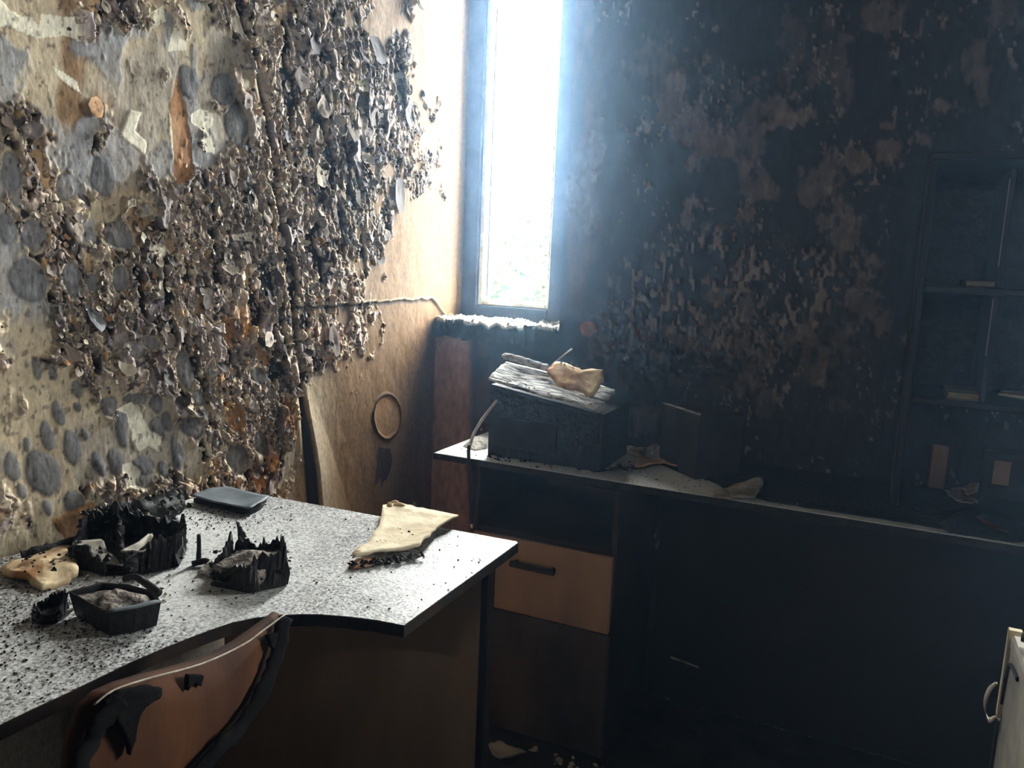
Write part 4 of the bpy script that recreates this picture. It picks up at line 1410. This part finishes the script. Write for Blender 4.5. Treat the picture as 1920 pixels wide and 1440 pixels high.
# white ash heap at the left end
cb = onz(905, 830, DZ)
T = thing('ash_heap', 'white ash heap at the left end of the long desk', 'ash', (cb[0], cb[1], DZ))
ol = pz([(868, 838), (884, 824), (902, 822), (918, 832), (912, 842), (890, 846)], DZ)
sheet('heap', ol, flat(D), lambda a, b, s: .020 * (1 - s * s) + .012 * nz1(a, b, 60, 71) * (1 - s), .001, M['white_ash'], T, k=5, rings=8, seed=35)
pp = [(*onz(random.gauss(912, 8), random.gauss(824, 8), DZ)[:2], D + random.uniform(0, .03)) for _ in range(14)]
crumbs('clump', pp, .002, .005, M['white_ash'], T, 36)

# burnt cable standing up and hanging over the front edge
ep = ony(880, 842, YD - .004)
sp = smooth_path([ony(932, 750, YD + .05), ony(918, 768, YD + .045), ony(902, 790, YD + .035), ony(889, 812, YD + .02), ony(882, 832, YD + .006), ep + np.array([0, -.004, .004]),
                  ony(879, 868, YD - .008), ony(880, 900, YD - .008), ony(883, 940, YD - .008), ony(884, 982, YD - .008)], 5)
cb = ony(880, 850, YD - .006)
T = thing('burnt_cable', 'pale burnt cable curling up and over the left end of the long desk', 'cable', cb)
k = int(len(sp) * .52)
tube('bare_end', sp[:k + 1], [.0015] + [.0045] * (k - 4) + [.0042] * 4, M['cable'], T, 8)
tube('sheath', sp[k:], .0048, M['char_shiny'], T, 8)
tube('frayed_end', [sp[-1], sp[-1] + np.array([.001, 0, -.012])], .0035, M['cable'], T, 6)

# charred loudspeaker box turned a little
A = onz(1303, 900, DZ)[:2]
zt_ = ony(1300, 778, A[1])[2]
Lp = onz(1243, 757, zt_)[:2]; Rp = onz(1420, 745, zt_)[:2]
dirL = (Lp - A); dirL = dirL / np.linalg.norm(dirL) * min(np.linalg.norm(Lp - A), .2)
dirR = np.array([-dirL[1], dirL[0]]); dirR = dirR / np.linalg.norm(dirR)
if dirR[0] < 0: dirR = -dirR
A_ = A; B_ = A + dirL; dR = dirR * .135
foot = [A_, A_ + dR, B_ + dR, B_]
mxy = max(p[1] for p in foot)
if mxy > YF - .02:
    foot = [p - np.array([0, mxy - YF + .02]) for p in foot]
T = thing('charred_loudspeaker', 'black charred square box standing on the long desk', 'box', (*np.mean(foot, 0), DZ))
cx_ = np.mean(foot, 0)
v = []
for zz, k_ in ((D, 1), (zt_ - .005, 1), (zt_, .955)):
    for p in foot:
        w = cx_ + (np.array(p) - cx_) * k_
        v.append((w[0], w[1], zz))
f = [(3, 2, 1, 0), (8, 9, 10, 11)]
for k_ in (0, 4):
    for i in range(4):
        f.append((k_ + i, k_ + (i + 1) % 4, k_ + 4 + (i + 1) % 4, k_ + 4 + i))
M['box_grey'] = noise_mat('sooted_box', (30, 30, 32), (52, 50, 50), 12, 0.6, 0.3, 60)
mesh_obj('casing', v, f, M['box_grey'], T)
ww = [np.array(foot[3]), np.array(foot[0])]
ol = [ww[0], ww[1], ww[1] + (cx_ - ww[1]) * .16, ww[0] + (cx_ - ww[0]) * .16]
sheet('dust_line', ol, flat(zt_ + .002), lambda a, b, s: .001, .002, M['white_ash'], T, k=5, rings=3, jag=.04, seed=41)

# scorched plaster shards
cb = onz(1225, 875, DZ)
T = thing('scorched_shard', 'orange plaster shard with an ash heap on it, before the square box', 'plaster', (cb[0], cb[1], DZ))
ol = pz([(1176, 858), (1192, 868), (1190, 886), (1215, 884), (1245, 880), (1275, 886), (1278, 876), (1250, 870), (1225, 862), (1205, 850), (1188, 848)], DZ)
sheet('shard', ol, flat(D + .008), lambda a, b, s: .010 * s + .012 * nz1(a, b, 30, 75), .004, M['orange_plaster'], T, jag=.04, seed=42)
ol = pz([(1196, 855), (1215, 848), (1245, 858), (1270, 868), (1268, 876), (1230, 870), (1205, 864)], DZ)
sheet('ash_heap', ol, flat(D + .014), lambda a, b, s: .024 * (1 - s * s) + .022 * nz1(a, b, 60, 77) * (1 - s * .4), .01, M['ash'], T, k=5, rings=8, jag=.05, seed=43)
cb = onz(1390, 925, DZ)
T = thing('grey_shard', 'grey plaster shard propped at the front of the long desk', 'plaster', (cb[0], cb[1], DZ))
Q3 = [onz(1345, 930, D + .002), onz(1415, 938, D + .002), ony(1432, 898, YD + .13), ony(1385, 905, YD + .13)]
sheet('shard', [(-.08, 0), (.3, -.05), (.75, .05), (1, .1), (1.08, .55), (1.0, 1.0), (.6, 1.05), (.1, .8), (-.02, .3)], quadmap(Q3, .006), lambda a, b, s: .008 * nz1(a, b, 4, 81), .006, M['grey_plaster'], T, jag=.05, seed=44)
ol = pz([(1330, 928), (1362, 918), (1380, 930), (1370, 940), (1340, 934)], DZ)
sheet('crumbled_end', ol, flat(D + .004), lambda a, b, s: .010 * (1 - s) + .01 * nz1(a, b, 60, 83), .004, M['grey_plaster'], T, jag=.1, seed=45)
T = thing('burnt_strip', 'thin dark burnt strip lying between the two plaster shards', 'strip', onz(1320, 895, DZ))
tube('strip', smooth_path([onz(1272, 868, D + .006), onz(1310, 882, D + .006), onz(1340, 900, D + .004), onz(1362, 915, D + .003)], 4), .005, M['char'], T, 6)
T = thing('burnt_wire', 'thin burnt wire on the long desk beside the orange shard', 'wire', onz(1145, 880, DZ))
tube('wire', smooth_path([onz(1112, 884, D + .003), onz(1145, 880, D + .003), onz(1178, 876, D + .004)], 3), .002, M['char'], T, 6)

# ------------------------------------------------------------------ bookcase standing on the long desk
YB0, YB1 = 1.985, YF - .012
bk = thing('hutch_bookcase', 'soot-black open bookcase standing on the right of the long desk', 'bookcase', (.35, 2.1, DZ))
bxl = ony(1708, 620, YB0)[0]
bxr = .80
ztp = ony(1790, 300, YB0)[2]
sh1 = ony(1800, 537, YB0)[2]; sh2 = ony(1800, 752, YB0)[2]
box('side_panel', bxl, bxl + .016, YB0, YB1, D, ztp, M['book_soot'], bk)
box('side_panel', bxr - .016, bxr, YB0, YB1, D, ztp, M['book_soot'], bk)
box('top_board', bxl, bxr, YB0, YB1, ztp, ztp + .018, M['book_soot'], bk)
box('shelf', bxl + .016, bxr - .016, YB0 + .004, YB1 - .01, sh1 - .016, sh1, M['book_soot'], bk)
box('shelf', bxl + .016, bxr - .016, YB0 + .004, YB1 - .01, sh2 - .016, sh2, M['book_soot'], bk)
box('back_board', bxl + .016, bxr - .016, YB1 - .008, YB1, sh2, ztp, M['char'], bk, .001)
for (p1, p2, za, zb) in (((1889, 335), (1875, 500), sh1, ztp), ((1861, 560), (1848, 668), sh2, sh1)):
    a, b = ony(*p1, YB0 + .004), ony(*p2, YB0 + .004)
    xm = (a[0] + b[0]) / 2
    box('divider', xm, xm + .012, YB0 + .006, YB1 - .012, za + .001, zb - .018, M['book_soot'], bk, .001)
    box('divider_edge', xm, xm + .0015, YB0 + .003, YB0 + .006, b[2], a[2], M['brown_board'], bk, .0003)


def book(name, lab, px0, px1, z0, h, y0, y1, mat, pages, cat='book', group=None):
    x0, x1 = ony(px0, 600, y0)[0], ony(px1, 600, y0)[0]
    T = thing(name, lab, cat, ((x0 + x1) / 2, (y0 + y1) / 2, z0), group)
    box('back_cover', x0, x1, y0, y1, z0 + .0005, z0 + .003, mat, T, .0005)
    box('pages', x0 + .003, x1 - .003, y0 + .003, y1 - .002, z0 + .003, z0 + h - .0025, pages, T, .0005)
    box('front_cover', x0, x1, y0, y1, z0 + h - .0025, z0 + h, mat, T, .0005)
    return T


M['red_brown'] = noise_mat('scorched_red_cover', (58, 34, 32), (84, 52, 48), 10, 0.7, 0.2)
M['singed_paper'] = noise_mat('singed_paper', (96, 86, 66), (140, 126, 98), 30, 0.9, 0.3, stretch=(1, 1, 12))
book('scorched_book', 'reddish scorched book lying flat on the upper bookcase shelf', 1800, 1872, sh1, .014, YB0 + .02, YB0 + .16, M['red_brown'], M['singed_paper'])
book('singed_book', 'singed yellowish book lying flat on the lower bookcase shelf', 1792, 1866, sh2, .016, YB0 + .015, YB0 + .15, M['singed_paper'], M['singed_paper'])
cpl = ony(1905, 722, YB0 + .06)
T = thing('warped_plate', 'pale warped sheet at the right end of the lower bookcase shelf', 'sheet', (cpl[0], cpl[1], sh2))
ol = [(cpl[0] - .035, YB0 + .02), (cpl[0] + .06, YB0 + .015), (cpl[0] + .07, YB0 + .12), (cpl[0] - .02, YB0 + .12)]
sheet('sheet', ol, flat(sh2 + .012), lambda a, b, s: .010 * s * s + .006 * nz1(a, b, 20, 85), .004, M['grey_side'], T, jag=.04, seed=46)
ob0, ob1 = ony(1737, 930, YB1 - .03), ony(1769, 930, YB1 - .03)
T = thing('orange_plank', 'short bare orange plank standing in the bottom of the bookcase', 'plank', ((ob0[0] + ob1[0]) / 2, YB1 - .03, DZ))
box('plank', ob0[0], ob1[0], YB1 - .03, YB1 - .012, D + .004, ony(1752, 835, YB1 - .03)[2], M['brown_board'], T)
box('foot', ob0[0] - .012, ob1[0] + .006, YB1 - .045, YB1 - .005, D, D + .005, M['dark_board'], T, .001)
o0, o1 = ony(1840, 880, YB1 - .01), ony(1915, 880, YB1 - .01)
T = thing('scorched_file', 'dark scorched binder at the back of the bookcase bottom', 'binder', ((o0[0] + o1[0]) / 2, YB1 - .05, DZ))
box('spine', o0[0], o1[0] + .03, YB1 - .05, YB1 - .012, D + .001, DZ + .12, M['dark_board'], T)
box('label', o0[0] + .02, o0[0] + .055, YB1 - .0515, YB1 - .05, D + .04, DZ + .1, M['brown_board'], T, .0003)
for i, (lab, pxs, mt) in enumerate((('crumpled grey-brown paper scrap at the foot of the bookcase', [(1768, 932), (1790, 925), (1815, 935), (1830, 950), (1815, 958), (1790, 950)], 'grey_plaster'),
                                    ('curled singed paper scrap standing by the orange plank', [(1800, 938), (1822, 918), (1832, 922), (1830, 940), (1812, 945)], 'cream_burnt'))):
    ol = pz(pxs, DZ)
    c = np.mean(ol, 0)
    T = thing('burnt_scrap', lab, 'paper', (c[0], c[1], DZ))
    sheet('scrap', ol, flat(D + .012), lambda a, b, s: .020 * nz1(a, b, 50, 90 + i) + .012 * s * (1 if i else .3), .003, M[mt], T, jag=.1, seed=50 + i)
T = thing('shade_crust', 'black layer of shade and char over the back of the long desk by the bookcase', 'soot', onz(1600, 945, DZ))  # black sheet added to darken the desk behind its lit strip, shade and char
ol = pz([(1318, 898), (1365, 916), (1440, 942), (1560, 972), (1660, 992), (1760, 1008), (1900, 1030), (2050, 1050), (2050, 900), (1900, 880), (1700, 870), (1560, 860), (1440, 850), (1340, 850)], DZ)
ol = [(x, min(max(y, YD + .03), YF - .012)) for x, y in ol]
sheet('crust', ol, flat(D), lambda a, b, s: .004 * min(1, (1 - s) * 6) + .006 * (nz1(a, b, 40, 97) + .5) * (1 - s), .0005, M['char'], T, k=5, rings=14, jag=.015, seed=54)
T = thing('charred_lump', 'long black charred heap on the far right of the long desk', 'debris', onz(1830, 975, DZ))
ol = pz([(1755, 985), (1790, 965), (1850, 962), (1925, 985), (1960, 1010), (1900, 1020), (1830, 1008), (1780, 1000)], DZ)
ol = [(x, max(y, YD + .01)) for x, y in ol]
sheet('heap', ol, flat(D), lambda a, b, s: .035 * (1 - s * s) + .03 * nz1(a, b, 35, 95) * (1 - s), .001, M['char'], T, k=5, rings=9, jag=.03, seed=53)
tube('stick', smooth_path([onz(1830, 968, D + .045), onz(1860, 985, D + .045), onz(1890, 996, D + .02)], 3), .004, M['red_brown'], T, 6)

# ------------------------------------------------------------------ chair pulled up to the near desk
CX = -.665
ch = thing('scorched_chair', 'scorched orange plywood chair pulled up to the wavy desk', 'chair', (-.86, .62, 0))
bp_ = [(548, 1157), (500, 1187), (460, 1212), (420, 1232), (380, 1247), (330, 1262), (280, 1276), (240, 1290), (205, 1308), (176, 1340), (158, 1400), (150, 1480), (190, 1560), (260, 1570), (330, 1480), (400, 1408), (455, 1352), (495, 1300), (520, 1250), (538, 1200)]
ol = [(onx(x, y, CX)[1], onx(x, y, CX)[2]) for x, y in bp_]
yc, zc = np.mean(ol, 0)
sheet('backrest', ol, lambda a, b, h: (CX + h - .9 * (a - yc) ** 2 * .5, a, b), lambda a, b, s: .018 * (1 - s * s) - .01, .011, M['orange_board'], ch, k=3, rings=8, seed=60)
# charred foam and cover left along the right edge
sp = [onx(x, y, CX + .008) for x, y in ((548, 1160), (540, 1195), (528, 1235), (508, 1285), (480, 1332), (440, 1380), (395, 1425), (340, 1490))]
sp = smooth_path([p + np.array([-.9 * (p[1] - yc) ** 2 * .5, .0, 0]) for p in sp], 4)
ribbon('charred_edge', sp, [.003] + [.014] * (len(sp) - 1), .004, M['char_deep'], ch, 66)
sp = [onx(x, y, CX + .004) for x, y in ((549, 1155), (500, 1184), (460, 1209), (380, 1244), (280, 1273), (220, 1296), (185, 1325))]
sp = smooth_path([p + np.array([-.9 * (p[1] - yc) ** 2 * .5, .0, 0]) for p in sp], 4)
tube('top_bead', sp, .0011, M['grey_plaster'], ch, 6)


def on_back(lst, name, mat, seed, off=.014):
    o_ = [(onx(x, y, CX)[1], onx(x, y, CX)[2]) for x, y in lst]
    c_ = np.mean(o_, 0)

    def base_h(a, b):
        return off
    sheet(name, o_, lambda a, b, h: (CX + h - .9 * (a - yc) ** 2 * .5, a, b), lambda a, b, s: off * .62 + .004 * nz1(a, b, 60, seed), .006, mat, ch, k=4, rings=4, jag=.06, seed=seed)


on_back([(196, 1312), (215, 1296), (250, 1286), (296, 1284), (293, 1306), (268, 1318), (255, 1340), (246, 1385), (238, 1412), (230, 1380), (212, 1350)], 'burnt_patch', M['char_deep'], 62)
on_back([(344, 1262), (372, 1262), (368, 1284), (356, 1275), (342, 1292)], 'burnt_patch', M['char_deep'], 63)
on_back([(500, 1192), (534, 1182), (526, 1222), (508, 1214)], 'burnt_patch', M['char_deep'], 64)
# scorched remains left of the back, and the unseen rest of the chair
lp = [onx(x, y, CX - .01) for x, y in ((212, 1306), (180, 1345), (150, 1400), (130, 1470))]
sp = smooth_path([p + np.array([-.9 * (p[1] - yc) ** 2 * .5 + .018, .0, 0]) for p in lp], 5)
ribbon('charred_edge', sp, [.012] * len(sp), .004, M['char_deep'], ch, 67)
sheet('seat', [(-1.05, .42), (-.72, .42), (-.70, .55), (-.70, .75), (-.72, .86), (-1.05, .86), (-1.10, .65)], flat(.455), lambda a, b, s: -.02 * (1 - s * s), .03, M['char'], ch, seed=65)
tube('back_post', smooth_path([(CX - .03, .64, .40), (CX + .02, .64, .45), (CX + .018, .64, .56), (CX - .004, .64, .66)], 4), .014, M['char'], ch)
tube('column', [(-.88, .64, .06), (-.88, .64, .43)], .025, M['char'], ch, 12)
for k in range(5):
    t = 2 * math.pi * k / 5 + .3
    tube('base_leg', [(-.88, .64, .09), (-.88 + .24 * math.cos(t), .64 + .24 * math.sin(t), .03)], [.02, .012], M['char'], ch, 8)
    c_ = (-.88 + .24 * math.cos(t), .64 + .24 * math.sin(t), .022)
    tube('caster', [(c_[0] - .01, c_[1], c_[2]), (c_[0] + .01, c_[1], c_[2])], .022, M['char_shiny'], ch, 12)

# ------------------------------------------------------------------ cabinet at the right edge
YC1 = 1.16
p = ony(1882, 1300, YC1)
cx0 = p[0]
zt2 = ony(1890, 1180, YC1)[2]
cb = thing('smoked_cabinet', 'smoke-greyed cabinet with a peeling edge at the right border', 'cabinet', (cx0 + .2, .9, 0))
box('body', cx0, cx0 + .42, .62, YC1, .012, zt2 - .012, M['grey_side'], cb, .003)
box('plinth', cx0 + .02, cx0 + .40, .64, YC1 - .02, 0, .012, M['dark_board'], cb, .001)
box('top_board', cx0 - .006, cx0 + .43, .60, YC1 - .03, zt2 - .012, zt2 + .006, M['grey_side'], cb)
a, b = ony(1890, 1176, YC1 + .01), ony(1862, 1338, YC1 + .01)
xm = cx0
ed = box('edge_strip', xm - .004, xm + .012, YC1, YC1 + .012, b[2], a[2], M['pale_edge'], cb, .001)
q = [ony(x, y, YC1 + .012) for x, y in ((1868, 1280), (1855, 1292), (1847, 1312), (1846, 1332), (1853, 1350), (1866, 1343))]
sp = smooth_path(q, 4)
v, f = [], []
for i, p_ in enumerate(sp):
    w = .003 + .008 * math.sin(math.pi * min(1, i / (len(sp) - 1) * 1.0))
    v += [(p_[0], p_[1] - w, p_[2]), (p_[0], p_[1] + w, p_[2]), (p_[0] + .0012, p_[1] + w, p_[2]), (p_[0] + .0012, p_[1] - w, p_[2])]
for i in range(len(sp) - 1):
    for k in range(4):
        f.append((i * 4 + k, i * 4 + (k + 1) % 4, i * 4 + 4 + (k + 1) % 4, i * 4 + 4 + k))
f += [(0, 1, 2, 3), tuple(range(len(v) - 4, len(v)))[::-1]]
mesh_obj('peeled_strip', v, f, M['grey_plaster'], cb, True)
box('side_rail', cx0 - .003, cx0 + .008, YC1 + .0, YC1 + .010, .02, b[2] - .004, M['dark_board'], cb, .001)
tube('crack', smooth_path([(cx0 - .001, YC1 - .004, zt2 - .10), (cx0 - .001, YC1 - .012, zt2 - .05), (cx0 - .001, YC1 - .03, zt2 - .035), (cx0 - .001, YC1 - .08, zt2 - .03)], 4), .0028, M['char'], cb, 6)
T = thing('charred_roll', 'black charred roll lying on the grey cabinet', 'debris', (cx0 + .05, YC1 - .07, zt2 + .006))
tube('roll', [(cx0 + .0, YC1 - .06, zt2 + .017), (cx0 + .05, YC1 - .075, zt2 + .018), (cx0 + .12, YC1 - .08, zt2 + .018)], [.006, .011, .011], M['char_shiny'], T, 8)

# ------------------------------------------------------------------ rubble on the floor
def floor_pts(n, seed, x0, x1, y0, y1):
    r = random.Random(seed)
    return [(r.uniform(x0, x1), r.uniform(y0, y1), 0.0) for _ in range(n)]


o = crumbs('floor_rubble', floor_pts(1500, 71, -.55, .3, 1.35, 1.84), .003, .016, M['char'], None, 72)
tag(o, 'black charred rubble on the floor before the cupboard', 'rubble', kind='stuff')
o = crumbs('plaster_rubble', floor_pts(500, 73, -.75, .25, 1.40, 1.84), .003, .012, M['grey_plaster'], None, 74)
tag(o, 'pale plaster bits on the floor before the cupboard', 'rubble', kind='stuff')
for i, (lab, pxs, mt) in enumerate((('singed paper lying on the dark floor at lower right', [(1690, 1420), (1712, 1392), (1745, 1400), (1785, 1412), (1790, 1428), (1740, 1432)], 'cream_burnt'),
                                    ('brown scorched sheet standing on the dark floor beside the singed paper', [(1655, 1440), (1668, 1400), (1690, 1392), (1690, 1440)], 'brown_board'),
                                    ('grey plaster flake on the floor by the desk panel', [(915, 1420), (935, 1412), (960, 1418), (985, 1428), (960, 1438), (925, 1440)], 'grey_side'),
                                    ('reddish scorched scrap deep under the long desk', [(1295, 1162), (1330, 1160), (1338, 1174), (1310, 1182)], 'red_brown'),
                                    )):
    if i == 3:
        ol = [tuple(ony(x, y, YF - .05)[[0, 2]]) for x, y in pxs]
        c = np.mean(ol, 0)
        T = thing('scorched_scrap', lab, 'scrap', (c[0], YF - .03, c[1]))
        sheet('scrap', ol, lambda a, b, h: (a, YF - .012 - h, b), lambda a, b, s: .006 * nz1(a, b, 30, 3), .003, M[mt], T, jag=.08, seed=80)
        continue
    ol = pz(pxs, 0)
    c = np.mean(ol, 0)
    T = thing('floor_scrap', lab, 'scrap', (c[0], c[1], 0))
    sheet('scrap', ol, flat(.016), lambda a, b, s: .02 * s * s + .03 * nz1(a, b, 18, 88 + i), .003, M[mt], T, jag=.08, seed=81 + i)
T = thing('burnt_stick', 'thin pale burnt stick leaning under the long desk', 'stick', ony(1290, 1245, YF - .06))
a, b = ony(1258, 1232, YF - .1), ony(1328, 1258, YF - .03)
tube('stick', [a, (a + b) / 2, b], .003, M['grey_plaster'], T, 6)

# ------------------------------------------------------------------ outdoors
tag(MB().box(-40, 40, YF + .6, 60, -3.3, -3.0).build('ground', M['grass']), 'grassy ground outside below the windows', kind='structure')


def tree(name, lab, x, y, z_top, r, nleaf, seed):
    rr = random.Random(seed)
    T = thing(name, lab, 'tree', (x, y, -3.0), 'trees outside the window')
    tube('trunk', [(x, y, -3.0), (x + .1, y, -1.5), (x, y + .1, z_top - r)], [.16, .12, .05], M['bark'], T, 9)
    for k in range(7):
        t = k * 2.4
        z = z_top - r * 1.6 + k * r * .16
        tube('branch', [(x, y, z - .3), (x + math.cos(t) * r * .4, y + math.sin(t) * r * .4, z + .1), (x + math.cos(t) * r * .8, y + math.sin(t) * r * .8, z + .35)], [.05, .03, .01], M['bark'], T, 6)
    V, F = [], []
    clumps = []
    for _ in range(26):
        a, h, q = rr.uniform(0, 6.28), rr.uniform(-1, 1), rr.random() ** .4
        clumps.append((x + math.cos(a) * r * q * .9, y + math.sin(a) * r * q * .9, z_top - r * 1.1 + h * r, rr.uniform(.22, .4) * r))
    for _ in range(nleaf):
        c = rr.choice(clumps)
        p = Vector((rr.gauss(0, 1), rr.gauss(0, 1), rr.gauss(0, 1))).normalized() * c[3] * rr.random() ** .5
        p += Vector(c[:3])
        d = Vector((rr.gauss(0, 1), rr.gauss(0, 1), rr.gauss(-.5, .7))).normalized()
        s = d.cross(Vector((rr.gauss(0, 1), rr.gauss(0, 1), 1))).normalized()
        L, W = rr.uniform(.07, .14), rr.uniform(.02, .04)
        n_ = d.cross(s) * .012
        n = len(V)
        V += [p, p + d * L * .5 + s * W + n_, p + d * L, p + d * L * .5 - s * W + n_]
        F += [(n, n + 1, n + 2), (n, n + 2, n + 3)]
    o = mesh_obj('foliage', V, F, M['leaf'], T)
    o['kind'] = 'stuff'
    return T


tree('garden_tree', 'leafy tree nearest the narrow window', -2.5, 6.0, 1.55, 1.0, 2600, 1)
tree('garden_tree', 'leafy tree farther back behind the first one outside', -4.3, 9.2, 2.0, 1.4, 2600, 2)
tree('garden_tree', 'leafy tree outside to the right, before the wide window', 2.4, 8.5, 0.6, 1.3, 2000, 3)

# ------------------------------------------------------------------ haze volume added to stand in for lens glare by the window
hm = bpy.data.materials.new('glare_haze')
hm.use_nodes = True
hn = hm.node_tree
hn.nodes.clear()
ho = hn.nodes.new('ShaderNodeOutputMaterial')
hs = hn.nodes.new('ShaderNodeVolumeScatter')
hs.inputs['Color'].default_value = (0.42, 0.68, 1.0, 1)
hs.inputs['Density'].default_value = 0.027
hs.inputs['Anisotropy'].default_value = 0.91
hn.links.new(hs.outputs[0], ho.inputs['Volume'])
hz = MB().box(XL - .2, XR + .1, YN - .1, YF + .34, -.05, ZC + .1).build('glare_haze', hm)
tag(hz, 'thin bluish haze through the room, standing in for lens glare', 'haze', kind='stuff')
